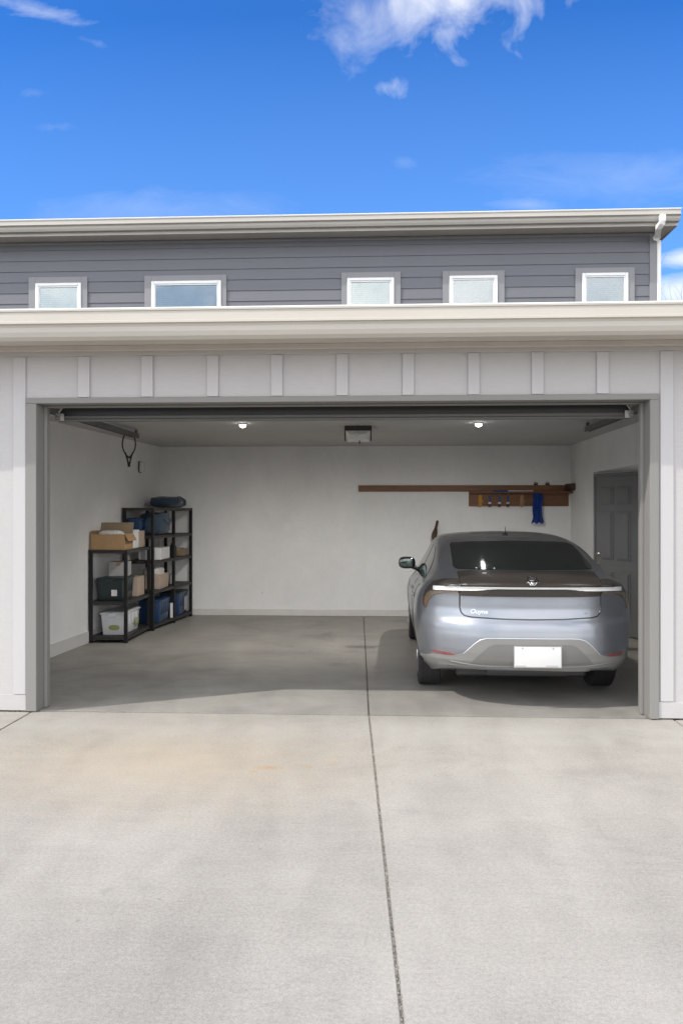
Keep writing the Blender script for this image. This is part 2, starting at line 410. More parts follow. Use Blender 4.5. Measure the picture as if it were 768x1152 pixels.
# ------------------------------------------------------------------ ground
g = B(); g.box(-600, 600, -300, 900, -0.4, -0.09); struct(g.build('ground', M['soil']))
def slab(name, poly, m, z0=-0.085, z1=0.0, bev=0.0035):
    b = B(); b.prism(poly, z0, z1, 'z')
    es = [e for e in b.bm.edges if all(abs(v.co.z - z1) < 1e-5 for v in e.verts)]
    bmesh.ops.bevel(b.bm, geom=es, offset=bev, segments=2, affect='EDGES')
    return struct(b.build(name, m))
YJ = at_z(415, 804.5).y                       # joint between driveway and garage slab
pA, pB = at_z(415, 804.5), at_z(453, 1152)
def jx(y): return pA.x + (pB.x - pA.x) * (y - pA.y) / (pB.y - pA.y)
XL = -2.95; XR = 2.36; gw = 0.0055; YN = -9.5
g2 = .022
slab('driveway', [(XL + gw, YJ - g2), (XL + gw, YN), (jx(YN) - gw, YN), (jx(YJ) - gw, YJ - g2)], M['drive'])
slab('driveway', [(jx(YJ) + gw, YJ - g2), (jx(YN) + gw, YN), (XR - gw, YN), (XR - gw, YJ - g2)], M['drive'])
slab('driveway', [(-9, YJ - g2 - .02), (-9, YN), (XL - gw, YN), (XL - gw, YJ - g2 - .02)], M['drive'])
slab('driveway', [(XR + gw, YJ - g2 - .02), (XR + gw, YN), (9, YN), (9, YJ - g2 - .02)], M['drive'])
b = B(); b.box(-9, 9, YJ - .029, YJ + .029, -0.08, -0.034); struct(b.build('threshold_filler', M['rubber']))
b = B()
b.box(XL - gw - .01, XL + gw + .01, YN, YJ - .017, -0.08, -0.012)
b.box(XR - gw - .01, XR + gw + .01, YN, YJ - .017, -0.08, -0.012)
b.prism([(jx(YJ) - .02, YJ - .018), (jx(YN) - .02, YN), (jx(YN) + .02, YN), (jx(YJ) + .02, YJ - .018)], -0.08, -0.004, 'z')
jf = b.build('joint_filler', M['filler']); struct(jf)
# crumbs of dirt and grit lying in the joint
b = B(); rnd = random.Random(3)
for i in range(1500):
    y = YN + 3 + (YJ - YN - 3) * rnd.random() ** 0.7
    x = jx(y) + rnd.uniform(-.007, .007); r = rnd.uniform(.0014, .0042)
    m4 = Matrix.Translation((x, y, -0.0045 + r * .3)) @ Matrix.Diagonal((r, r * rnd.uniform(.8, 1.8), r, 1))
    bmesh.ops.create_icosphere(b.bm, subdivisions=1, radius=1, matrix=m4)
o = b.build('grit', M['gravel']); o['kind'] = 'stuff'; o['label'] = 'grit and dirt packed in the long driveway joint'
# garage floor slabs
pD = at_z(409, 696.5)
YB = 6.4; YI = YJ + g2
def fx(y): return pA.x + (pD.x - pA.x) * (y - pA.y) / (pD.y - pA.y)
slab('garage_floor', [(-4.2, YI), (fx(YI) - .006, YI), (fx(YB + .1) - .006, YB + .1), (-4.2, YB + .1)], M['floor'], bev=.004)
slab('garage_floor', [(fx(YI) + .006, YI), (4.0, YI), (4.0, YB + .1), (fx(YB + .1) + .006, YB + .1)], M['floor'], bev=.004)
b = B(); b.prism([(fx(YI) - .012, YI), (fx(YI) + .012, YI), (fx(YB + .1) + .012, YB + .1), (fx(YB + .1) - .012, YB + .1)], -.07, -.008, 'z')
struct(b.build('floor_joint_filler', M['filler']))
# gravel strip under the wall skirts
b = B()
for side in ((-9, XL - .05), (XR + .05, 9)):
    for i in range(1500):
        x = rnd.uniform(max(side[0], -4.2), min(side[1], 4.0)); y = rnd.uniform(YJ - .02, .03); r = rnd.uniform(.004, .011)
        m4 = Matrix.Translation((x, y, rnd.uniform(-.012, .004))) @ Matrix.Rotation(rnd.random() * 3, 4, 'Z') @ Matrix.Diagonal((r, r * rnd.uniform(.6, 1.3), r * .7, 1))
        bmesh.ops.create_icosphere(b.bm, subdivisions=1, radius=1, matrix=m4)
o = b.build('gravel', M['gravel']); o['kind'] = 'stuff'; o['label'] = 'thin line of gravel under the wall skirts'

# ------------------------------------------------------------------ garage building
G = thing('garage_building', 'pale board and batten garage with a wide open doorway and cream gutter', 'garage')
WT = 0.20
oL = at_y(30, 620, 0).x; iL = at_y(42, 620, 0).x; iR = at_y(730, 620, 0).x; oR = at_y(740, 620, 0).x
oT = at_y(384, 445.5, 0).z; iT = at_y(384, 452, 0).z
zS = 0.02; zEave = 3.075; HB = 2.73
XW0, XW1 = -7.5, 7.5
# outside cladding: piers and header as panels between seams
zsk = at_y(384, 785.5, 0).z
b = B()
b.box(XW0, oL + .01, 0, .10, 0.01, zEave); b.box(oR - .01, XW1, 0, .10, 0.01, zEave)
b.box(oL + .01, oR - .01, 0, .10, oT - .01, zEave)
wall_front = b.build('front_wall', M['siding'], G)
b = B(); b.box(XW0, oL - .001, -.010, -.001, 0.012, zsk, .002); b.build('skirt_board', M['siding'], G)
b = B(); b.box(oR + .001, XW1, -.010, -.001, 0.012, zsk, .002); b.build('skirt_board', M['siding'], G)
zF0 = at_y(384, 397.5, -.02).z
b = B(); b.box(XW0, XW1, -.020, -.001, zF0, zEave - .003, .002)
b.build('frieze_board', M['frieze'], G)
def batten(x0, x1, z0, z1, d=.019):
    bb = B(); bb.box(x0, x1, -d, -.001, z0, z1, .0025); bb.build('batten', M['batten'], G)
for (a, c) in ((88.5, 101.5), (159.5, 172.5), (233, 246), (305, 318), (378.5, 391.5), (452.5, 465.5), (526, 539), (597.5, 611), (670.5, 684)):
    batten(at_y(a, 420, 0).x, at_y(c, 420, 0).x, oT + .003, zF0 - .003)
batten(at_y(15.5, 620, 0).x, at_y(29.5, 620, 0).x, zsk + .003, zF0 - .003, .014)
batten(at_y(742, 620, 0).x, at_y(757, 620, 0).x, zsk + .003, zF0 - .003, .014)
for k in range(1, 7):
    x = at_y(22, 620, 0).x - .55 * k; batten(x - .045, x + .045, zsk + .003, zF0 - .003)
    x = at_y(750, 620, 0).x + .55 * k; batten(x - .045, x + .045, zsk + .003, zF0 - .003)
# door frame trim (grey) : face boards, reveals and stops
b = B()
b.box(oL, iL, -.024, -.002, 0.008, iT, .003); b.box(iR, oR, -.024, -.002, 0.008, iT, .003)
b.box(oL, oR, -.024, -.002, iT + .0005, oT, .003)
b.box(iL - .03, iL, -.001, WT, 0.004, iT, .002); b.box(iR, iR + .03, -.001, WT, 0.004, iT, .002)
b.box(iL - .03, iR + .03, -.001, WT, iT + .001, iT + .03, .002)
b.box(iL + .001, iL + .028, .13, WT - .002, 0.006, iT - .001, .003); b.box(iR - .028, iR - .001, .13, WT - .002, 0.006, iT - .001, .003)
b.box(iL + .029, iR - .029, .13, WT - .002, iT - .014, iT - .001, .003)
b.build('door_frame', M['trim'], G)
# inner faces
LB = at_y(180, 692, YB).x; LF = -3.95
RX = at_y(642, 600, YB).x
zl = 2.24; ya, yb_ = at_y(0, 0, 0), 0
b = B()   # side, back and front inner walls
b.prism([(LB - .15, YB), (RX + .15, YB), (RX + .15, YB + .15), (LB - .15, YB + .15)], -.02, HB + .1, 'z')
b.build('back_wall', M['plaster'], G)
b = B(); b.prism([(LF, .205), (LB, YB - .001), (LB - .25, YB - .001), (LF - .25, .205)], 0.001, HB + .1, 'z')
b.build('side_wall', M['plaster'], G)
# right wall: straight above the lintel, stepped outward below it where the side door sits
D1 = Vector((RX, 5.02)); D2 = Vector((RX + .375, 4.13))
b = B()
b.prism([(RX, .205), (RX + .9, .205), (RX + .9, YB - .001), (RX, YB - .001)], zl, HB + .1, 'z')
b.prism([(RX, D1.y + .001), (RX + .9, D1.y + .001), (RX + .9, YB - .001), (RX, YB - .001)], 0.001, zl - .001, 'z')
dv = (D2 - D1).normalized(); nv = Vector((-dv.y, dv.x))    # points outwards (+x)
if nv.x < 0: nv = -nv
b.prism([(RX + .375, .205), (RX + .9, .205), (RX + .9, D2.y), (RX + .375, D2.y)], 0.001, zl - .001, 'z')
p1 = D1 + nv * .06; p2 = D2 + nv * .06
b.prism([(p1.x, p1.y), (p2.x, p2.y), (RX + .9, D2.y + .001), (RX + .9, D1.y)], 0.001, zl - .001, 'z')
b.build('side_wall', M['plaster'], G)
b = B()
b.box(LF - .2, iL - .031, .101, WT, 0.001, HB + .1); b.box(iR + .031, RX + .9, .101, WT, 0.001, HB + .1)
b.box(iL - .031, iR + .031, .101, WT, iT + .031, HB + .1)
b.build('inner_front_wall', M['plaster'], G)
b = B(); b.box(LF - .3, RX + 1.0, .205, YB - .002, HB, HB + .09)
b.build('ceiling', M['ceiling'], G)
# baseboards
b = B()
b.box(LB + .001, RX - .001, YB - .016, YB - .001, 0.002, .105, .003)
def wallstrip(bb, x0, y0, x1, y1, t, z0, z1):
    d = Vector((x1 - x0, y1 - y0)).normalized(); n = Vector((d.y, -d.x))
    bb.prism([(x0, y0), (x1, y1), (x1 + n.x * t, y1 + n.y * t), (x0 + n.x * t, y0 + n.y * t)], z0, z1, 'z')
wallstrip(b, LF, .206, LB, YB - .02, .016, .002, .15)
b.build('baseboard', M['base'], G)
# gutter: drip edge, K profile, fascia, soffit
YG = -.53
zGt = at_y(384, 344.5, YG).z
b = B(); prof = [(YG + .13, zGt - .225), (YG + .075, zGt - .225), (YG + .045, zGt - .20), (YG + .03, zGt - .165), (YG + .028, zGt - .13), (YG + .018, zGt - .112),
                 (YG - .002, zGt - .105), (YG - .002, zGt - .088), (YG + .008, zGt - .084), (YG + .008, zGt - .012), (YG - .002, zGt - .010), (YG - .002, zGt - .001), (YG + .015, zGt - .001), (YG + .018, zGt - .03), (YG + .13, zGt - .03)]
b.prism(prof, XW0, XW1, 'x'); gu = b.build('gutter', M['gutter'], G)
b = B(); b.box(XW0, XW1, YG - .004, YG + .16, zGt, zGt + .012, .002); b.build('drip_edge', M['edge'], G)
b = B(); b.box(XW0, XW1, YG + .131, YG + .155, zEave - .045, zGt - .002, .002); b.build('fascia', M['gutter'], G)
b = B(); b.box(XW0, XW1, YG + .156, -.002, zEave - .002, zEave + .012)
b.box(XW0, XW1, -.065, -.021, zEave - .045, zEave - .0025, .003)
b.build('soffit', M['soffit'], G)
YU = 5.2
# roof slopes up towards the taller house wall
b = B(); b.prism([(YG + .02, zGt + .013), (YU + .02, zGt + .55), (YU + .02, zGt + .40), (YG + .17, zEave + .02)], XW0, XW1, 'x')
b.build('roof', M['shingle'], G)
# interior shell behind: outer back mass so no light leaks
b = B(); b.box(LF - .6, LF - .32, .21, YB + .4, 0, 3.0); b.box(RX + .95, RX + 1.2, .21, YB + .4, 0, 3.0)
b.box(LF - .6, RX + 1.2, YB + .16, YB + .4, 0, 3.0)
b.build('outer_wall', M['siding'], G)

# open garage door (sections raised), bottom section just visible under the header
dY = .34
x0, x1 = iL + .05, iR - .05
gd = thing('sectional_garage_door', 'raised grey sectional garage door with only its bottom rail showing under the header', 'garage door')
zb = at_y(384, 472.5, dY).z
b = B(); b.box(x0, x1, dY, dY + .045, zb, zb + .022, .004); b.box(x0, x1, dY + .006, dY + .05, zb + .023, zb + .052, .004)
b.build('bottom_rail', M['gdoor'], gd)
b = B(); b.box(x0, x1, dY + .03, dY + .055, zb + .053, zb + .16)
b.prism([(dY + .03, zb + .161), (dY + .2, zb + .185), (dY + .2, zb + .225), (dY + .03, zb + .215)], x0, x1, 'x')
b.build('section', M['blackplastic'], gd)
b = B(); b.box(x0, x1, dY + .21, dY + .70, zb + .19, zb + .225, .003); b.build('section', M['gdoor'], gd)
b = B(); b.box(x0, x1, dY + .71, dY + 1.20, zb + .19, zb + .225, .003); b.build('section', M['gdoor'], gd)
for sx in (x0, x1):
    s = 1 if sx < 0 else -1
    b = B(); b.box(min(sx - s * .03, sx + s * .05), max(sx - s * .03, sx + s * .05), dY - .012, dY + .002, zb + .005, zb + .07, .002)
    b.tube([(sx + s * .005, dY - .02, zb + .075), (sx + s * .06, dY - .012, zb + .16)], .006, 6)
    b.tube([(sx + s * .02, dY - .02, zb + .03), (sx - s * .02, dY - .02, zb + .03)], .014, 10)
    b.build('roller_bracket', M['steel'], gd)
# tracks (fixed to the building)
def track(x, y1, name='door_track'):
    bb = B(); bb.box(x - .022, x + .022, .42, y1, 2.645, 2.653); bb.box(x - .025, x - .021, .42, y1, 2.62, 2.675); bb.box(x + .021, x + .025, .42, y1, 2.62, 2.675)
    bb.box(x - .03, x + .03, .42, y1, 2.676, 2.682)
    for yy in (y1 - .06, y1 - 1.4):
        bb.box(x - .016, x + .016, yy, yy + .03, 2.683, HB - .002)
    bb.build(name, M['tracksteel'], G)
track(-3.14, 3.62); track(2.40, 3.02)

# side door in its recess: part of the garage
u3 = Vector((dv.x, dv.y, 0)); n3 = Vector((nv.x, nv.y, 0))
mdoor = Matrix(((u3.x, n3.x, 0, D1.x), (u3.y, n3.y, 0, D1.y), (0, 0, 1, 0), (0, 0, 0, 1)))
def place(o): o.matrix_local = mdoor; return o
W = (D2 - D1).length
b = B(); H0 = 2.17
b.box(.045, W - .02, .012, .052, .015, H0, .002)
# raised panels: stiles leave recessed borders
def panel(bb, xa, xb, za, zb2):
    bb.box(xa, xb, -.002, .0115, za, zb2, .006); bb.box(xa + .03, xb - .03, -.016, -.0022, za + .025, zb2 - .025, .003)
for (za, zb2) in ((1.78, 2.02), (1.02, 1.68), (.20, .86)):
    panel(b, .155, .425, za, zb2); panel(b, .51, .78, za, zb2)
dr = place(b.build('side_door', M['doorpaint'], G)); dr['label'] = 'dark grey six panel side door with pale knobs'
b = B(); b.lathe([(.026, 0), (.028, -.008), (.012, -.012), (.012, -.035), (.024, -.042), (.028, -.055), (.022, -.068), (.004, -.072)], (.105, .012, .94), 'y', 20); b.build('door_knob', M['brass'], dr)
b = B(); b.lathe([(.027, 0), (.028, -.012), (.018, -.020), (.016, -.024), (.003, -.025)], (.105, .012, 1.09), 'y', 20); b.build('deadbolt', M['brass'], dr)
b = B(); b.box(.004, .044, .000, .058, .004, H0 + .04, .002); b.box(.045, W, .000, .058, H0 + .002, H0 + .04, .002)
place(b.build('door_jamb', M['doorpaint'], G))

# ------------------------------------------------------------------ upper house
U = thing('two_storey_house', 'slate grey clapboard house rising behind the garage roof', 'house')
xc = at_y(738, 300, YU).x
zs = at_y(384, 267, YU).z
z_lo = 3.35
b = B(); expo = .158; nb = int((zs - z_lo) / expo) + 1
base_line = at_y(0, 294.5, YU).z
zz = base_line
while zz > z_lo: zz -= expo
pts = []
prof = [(YU + .05, zz)]
k = zz
while k < zs - .001:
    t = min(k + expo, zs)
    prof += [(YU - .013, k + .0006), (YU - .013 + .011 * (t - k) / expo, t)]
    k += expo
prof += [(YU + .05, zs)]
b.prism(prof, -9, xc - .10, 'x'); b.build('siding', M['clap'], U)
b = B(); b.box(-9, xc - .001, YU + .051, YU + 5, 3.05, zs); b.build('wall', M['clap'], U)
b = B(); b.box(xc - .099, xc, YU - .022, YU + .05, z_lo, zs - .004, .003); b.box(-9, xc - .1, YU - .018, YU - .0135, zs - .05, zs - .004, .001)
b.build('corner_board', M['claptrim'], U)
wins = [((33, 99, 312), (41, 92, 319), 'blind_green'), ((163, 255, 310), (171, 249, 316.5), 'blind_blue'), ((384, 450.5, 306.5), (390.5, 443, 313), 'blind_green'),
        ((497.5, 567, 305), (505, 559, 310.5), 'blind_blue'), ((646.5, 713, 301.5), (654, 705.5, 307.5), 'blind_blue')]
for (ta, tb, tt), (wa, wb, wt), bl in wins:
    TX0, TX1, TZ = at_y(ta, tt, YU).x, at_y(tb, tt, YU).x, at_y((ta + tb) / 2, tt, YU).z
    X0, X1, Z1 = at_y(wa, wt, YU).x, at_y(wb, wt, YU).x, at_y((wa + wb) / 2, wt, YU).z
    Z0 = Z1 - (.62 if wb - wa < 70 else .75)
    b = B(); y_ = YU - .030
    b.box(TX0, X0 - .001, y_, YU - .0145, Z0 - .09, TZ, .002); b.box(X1 + .001, TX1, y_, YU - .0145, Z0 - .09, TZ, .002)
    b.box(X0, X1, y_, YU - .0145, Z1 + .001, TZ, .002); b.box(X0, X1, y_, YU - .0145, Z0 - .09, Z0 - .001, .002)
    w = b.build('window', M['claptrim'], U)
    b = B(); fw = .042; ya_ = YU - .046; yb2 = YU - .0145
    b.box(X0, X0 + fw, ya_, yb2, Z0, Z1, .004); b.box(X1 - fw, X1, ya_, yb2, Z0, Z1, .004)
    b.box(X0 + fw + .0005, X1 - fw - .0005, ya_, yb2, Z1 - fw, Z1, .004); b.box(X0 + fw + .0005, X1 - fw - .0005, ya_, yb2, Z0, Z0 + fw, .004)
    i = .018
    b.box(X0 + fw + .001, X0 + fw + i, ya_ + .012, yb2, Z0 + fw + .001, Z1 - fw - .001); b.box(X1 - fw - i, X1 - fw - .001, ya_ + .012, yb2, Z0 + fw + .001, Z1 - fw - .001)
    b.box(X0 + fw + i + .001, X1 - fw - i - .001, ya_ + .012, yb2, Z1 - fw - i, Z1 - fw - .001)
    b.build('frame', M['vinyl'], w)
    b = B(); b.box(X0 + fw + i, X1 - fw - i, YU - .024, YU - .020, Z0 + fw, Z1 - fw - i); b.build('pane', M['glass'], w)
    b = B(); n_ = int((Z1 - Z0 - 2 * fw) / .03)
    for q in range(n_):
        z_ = Z1 - fw - i - .01 - q * .03
        b.prism([(YU - .018, z_ - .028), (YU - .0165, z_ - .0285), (YU - .0148, z_ - .001), (YU - .0165, z_)], X0 + fw + i, X1 - fw - i, 'x')
    b.build('blind', M[bl], w)
# upper eave
YE = YU - .42; zE = at_y(384, 241, YE).z
xe = at_y(766, 240, YE).x
b = B(); pr = [(YE + .11, zE - .15), (YE + .05, zE - .15), (YE + .035, zE - .12), (YE + .03, zE - .09), (YE + .012, zE - .078), (YE - .002, zE - .074), (YE - .002, zE - .062), (YE + .006, zE - .06),
               (YE + .006, zE - .012), (YE - .002, zE - .010), (YE - .002, zE - .001), (YE + .015, zE - .001), (YE + .11, zE - .02)]
b.prism(pr, -9, xe, 'x'); b.build('gutter', M['gutter2'], U)
b = B(); b.box(-9, xe + .01, YE - .004, YE + .14, zE, zE + .012, .002); b.build('drip_edge', M['edge'], U)
b = B(); b.box(-9, xe - .005, YE + .111, YE + .13, zs - .012, zE - .002); b.box(xe - .027, xe - .006, YE + .131, YU + 5, zs - .010, zE - .004)
b.build('fascia', M['gutter2'], U)
b = B(); b.box(-9, xe - .03, YE + .131, YU + 5, zs + .001, zs + .02); b.build('soffit', M['soffit'], U)
b = B(); b.prism([(YE + .02, zE + .013), (YE + .02, zE + .02), (YU + 5, zE + .35), (YU + 5, zE + .0)], -9, xe, 'x'); b.build('roof', M['shingle'], U)
# downspout elbow and pipe at the corner
dsx = at_y(743.5, 250, YE).x
b = B()
def rect_tube(bb, pts, w, d):
    rings = []
    for i, p in enumerate(pts):
        p = Vector(p); a = Vector(pts[max(i - 1, 0)]); c = Vector(pts[min(i + 1, len(pts) - 1)]); t = (c - a).normalized()
        u = Vector((1, 0, 0)); u = (u - t * t.dot(u)).normalized(); v = t.cross(u)
        rings.append([bb.bm.verts.new(p + u * sx * w / 2 + v * sy * d / 2) for sx, sy in ((-1, -1), (1, -1), (1, 1), (-1, 1))])
    for a, c in zip(rings, rings[1:]):
        for k in range(4): bb.bm.faces.new((a[k], a[(k + 1) % 4], c[(k + 1) % 4], c[k]))
    bb.bm.faces.new(rings[0][::-1]); bb.bm.faces.new(rings[-1])
pe = at_y(737, 268, YU - .07)
rect_tube(b, [(dsx, YE - .045, zE - .10), (dsx, YE - .045, zE - .17), (dsx - .005, YE - .03, zE - .215), (dsx - .03, YE + .02, zE - .25), (pe.x + .02, YU - .11, pe.z + .02), (pe.x, YU - .07, pe.z - .02)], .075, .06)
b.box(xc + .004, xc + .062, YU - .02, YU + .05, 3.4, pe.z - .005, .006)
b.build('downspout', M['edge'], U)

# ------------------------------------------------------------------ bare tree behind on the right
tp = at_y(762, 322, 22)
T = thing('bare_tree', 'leafless thin tree whose twigs just show beyond the roof at the right', 'tree', (tp.x + .9, 22, 0))
tr = B(); tw = B(); rnd = random.Random(11)
tr.tube([(0, 0, -.1), (.05, 0, 2), (.02, .05, 4.2)], [.16, .12, .07], 8)
def branch(bb, p, d, L, r, lev):
    pts = [p]; q = Vector(p); dd = Vector(d)
    for i in range(4):
        dd = (dd + Vector((rnd.uniform(-.18, .18), rnd.uniform(-.18, .18), rnd.uniform(-.02, .16)))).normalized()
        q = q + dd * L / 4; pts.append(q.copy())
    bb.tube(pts, [r, r * .85, r * .7, r * .5, r * .3], 5)
    if lev:
        for k in range(4):
            s = pts[1 + k % 4]; nd = (dd + Vector((rnd.uniform(-.8, .8), rnd.uniform(-.8, .8), rnd.uniform(0, .6)))).normalized()
            branch(bb, s, nd, L * .62, r * .5, lev - 1)
for k in range(9):
    a = k * 2.4; zq = 2.4 + k * .22
    branch(tw, Vector((.03, .02, zq)), Vector((math.cos(a) * .7, math.sin(a) * .7, 1)).normalized(), 2.6 + (k % 3) * .5, .04, 3)
tr.build('trunk', M['bark'], T); tw.build('crown', M['bark'], T)
T.scale = (1, 1, (tp.z + .02) / 8.6)

# ------------------------------------------------------------------ ceiling fixtures
def lamp(px, py, label):
    z = HB; d = ray(px, py); t = (z - .03 - CAM.z) / d.z; p = CAM + d * t
    o = thing('ceiling_light', label, 'ceiling light', (p.x, p.y, z), group='small round ceiling lights')
    bb = B(); bb.lathe([(.050, 0), (.053, -.005), (.050, -.012), (.042, -.017), (.03, -.020)], (0, 0, -.001), 'z', 24); bb.build('socket', M['whiteplastic'], o)
    bb = B(); bb.lathe([(.034, -.0205), (.038, -.028), (.035, -.037), (.026, -.045), (.013, -.050), (.004, -.051)], (0, 0, 0), 'z', 20); bl = bb.build('bulb', M['bulb'], o)
    ld = bpy.data.lights.new('bulb_light', 'SPOT'); ld.spot_size = R(132); ld.spot_blend = 1.0; ld.energy = 112; ld.color = (1, .95, .88); ld.shadow_soft_size = .03
    lo = bpy.data.objects.new('bulb_light', ld); COL.objects.link(lo); lo.parent = o; lo.location = (0, 0, -.12); lo.rotation_euler.x = R(27)
    return o
lamp(273, 479, 'lit round ceiling bulb left of the opener, above the bare wall')
lamp(538, 478, 'lit round ceiling bulb right of the opener, above the parked car')
p = at_y(402.5, 478, 3.2)
OP = thing('door_opener', 'boxy grey garage door opener with a faceted pale cover on the ceiling', 'door opener', (p.x, 3.2, HB))
b = B(); b.box(-.165, .165, 0, .30, -.045, -.002, .006); b.box(-.165, -.150, -.006, 0.0, -.19, -.03, .002); b.box(.150, .165, -.006, 0, -.19, -.03, .002); b.box(-.149, .149, -.006, 0, -.06, -.03, .002)
b.box(-.14, .14, .05, .30, -.15, -.046, .01)
b.build('housing', M['blackplastic'], OP)
b = B()   # faceted cover: outer rectangle to a smaller inner rectangle bulging forward
o4 = [(-.149, -.002, -.062), (.149, -.002, -.062), (.135, -.002, -.195), (-.125, -.002, -.195)]
i4 = [(-.085, -.05, -.115), (.085, -.05, -.115), (.10, -.05, -.175), (-.09, -.05, -.175)]
vo_ = [b.bm.verts.new(q) for q in o4]; vi = [b.bm.verts.new(q) for q in i4]; vb = [b.bm.verts.new((q[0], .048, q[2])) for q in o4]
b.bm.faces.new(vi); b.bm.faces.new(vb[::-1])
for k in range(4):
    b.bm.faces.new((vo_[k], vo_[(k + 1) % 4], vi[(k + 1) % 4], vi[k])); b.bm.faces.new((vb[k], vb[(k + 1) % 4], vo_[(k + 1) % 4], vo_[k]))
b.build('cover', M['lens'], OP)
b = B(); b.box(-.03, .004, -.062, -.052, -.14, -.095, .003); b.box(-.002, .002, -.0525, -.0505, -.173, -.116); b.build('button', M['whiteplastic'], OP)
b = B(); b.lathe([(.006, 0), (.006, -.02), (.010, -.03), (.004, -.04)], (.02, -.03, -.185), 'z', 10); b.build('pull_knob', M['blackplastic'], OP)

# ------------------------------------------------------------------ hanging cable loop, switch
p = at_y(145, 486, 3.9)
LP = thing('cable_loop', 'black looped cable hanging from the left door track by the white wall', 'cable', (p.x, 3.9, p.z))
b = B(); pts = []
for i in range(29):
    a = math.pi * 2 * i / 28; zc = -.165; rx = .085 * (1 - .22 * math.cos(a)); 
    pts.append((math.sin(a) * (.088 if math.cos(a) > 0 else .088 * (1 - .35 * (-math.cos(a)) ** 2)), 0, zc + .165 * math.cos(a)))
b.tube(pts[:-1], .009, 8, closed=True); b.build('loop', M['cable'], LP)
b = B(); b.tube([(-.05, 0, -.27), (-.022, 0, -.36), (-.006, 0, -.43)], [.010, .011, .010], 8); b.tube([(.05, 0, -.27), (.022, 0, -.36), (.006, 0, -.43)], [.010, .011, .010], 8)
b.box(-.025, .025, -.012, .012, -.345, -.325, .004); b.tube([(0, 0, -.40), (0, 0, -.46)], .016, 10)
b.build('handle', M['cable'], LP)
b = B(); b.tube([(0, 0, -.46), (.004, 0, -.52), (-.002, 0, -.55)], .004, 6); b.build('tail', M['whiteplastic'], LP)
b = B(); b.tube([(0, 0, 0), (0, 0, .03), (-.02, -.0, .055), (-.0, 0, .07)], .004, 6); b.build('hook', M['steel'], LP)
wl = lambda y: LF + (LB - LF) * (y - .205) / (YB - .206)
ys = 5.45
SW = thing('wall_switch', 'small white switch box on the left garage wall', 'switch', (wl(ys) + .001, ys, at_y(163, 525.5, ys).z))
b = B(); b.box(0, .012, -.065, .065, -.085, .085, .004); b.build('plate', M['shelfboard'], SW)
b = B(); b.box(.0125, .075, -.06, .06, -.075, .075, .008); b.build('rocker', M['whiteplastic'], SW)

# ------------------------------------------------------------------ shelving
def unit(name, label, x0, x1, y0, y1, zt, levels, ymids=(), leanx=0.0):
    """x0 wall side, x1 room side; leanx shifts the far end with the wall"""
    o = thing(name, label, 'shelving unit', (x0, y0, 0), -math.atan2(leanx, y1 - y0))
    W_, L = x1 - x0, (y1 - y0)
    pw = .042
    for yy in [0] + [m - y0 - pw / 2 for m in ymids] + [L - pw]:
        for xx in (0, W_):
            bb = B(); s = 1 if xx == 0 else -1; xa = xx
            xo0, xo1 = (xx, xx + pw) if s > 0 else (xx - pw, xx)
            bb.box(xo0, xo1, yy, yy + pw, 0.012, zt - .002, .003)
            bb.box(xo0 - .002, xo1 + .002, yy - .002, yy + pw + .002, 0.0015, .03, .003)
            bb.build('leg', M['blackmetal'], o)
    for z in levels:
        bb = B(); th = .045
        bb.box(-.004 if z >= zt else pw * .3, W_ + (.004 if z >= zt else -pw * .25), -.004 if z >= zt else pw * .3, L + (.004 if z >= zt else -pw * .3), z - .012, z, .002)
        bb.box(.004, W_ - .004, .004, .018, z - th, z - .0125, .002); bb.box(.004, W_ - .004, L - .018, L - .004, z - th, z - .0125, .002)
        bb.box(.004, .018, .019, L - .019, z - th, z - .0125, .002); bb.box(W_ - .018, W_ - .004, .019, L - .019, z - th, z - .0125, .002)
        bb.build('shelf', M['shelfboard'], o)
    return o
sY0 = 3.55; sX0 = wl(sY0) + .014; sX1 = at_z(141.5, 726).x - .03
low = unit('storage_shelf', 'low black three tier shelf with cartons on top, nearest the doorway', sX0, sX1, sY0, 4.62, 1.19, (.085, .53, 1.19))
tY0 = 4.67; tY1 = 6.33
tX0 = wl(tY0) + .03; tX1 = tX0 + .46; TL = .17
tall = unit('storage_shelf', 'tall black five tier shelf in the corner with blue totes', tX0, tX1, tY0, tY1, 1.735, (.085, .56, .985, 1.34, 1.735), ymids=((tY0 + tY1) / 2 + .03,), leanx=TL)

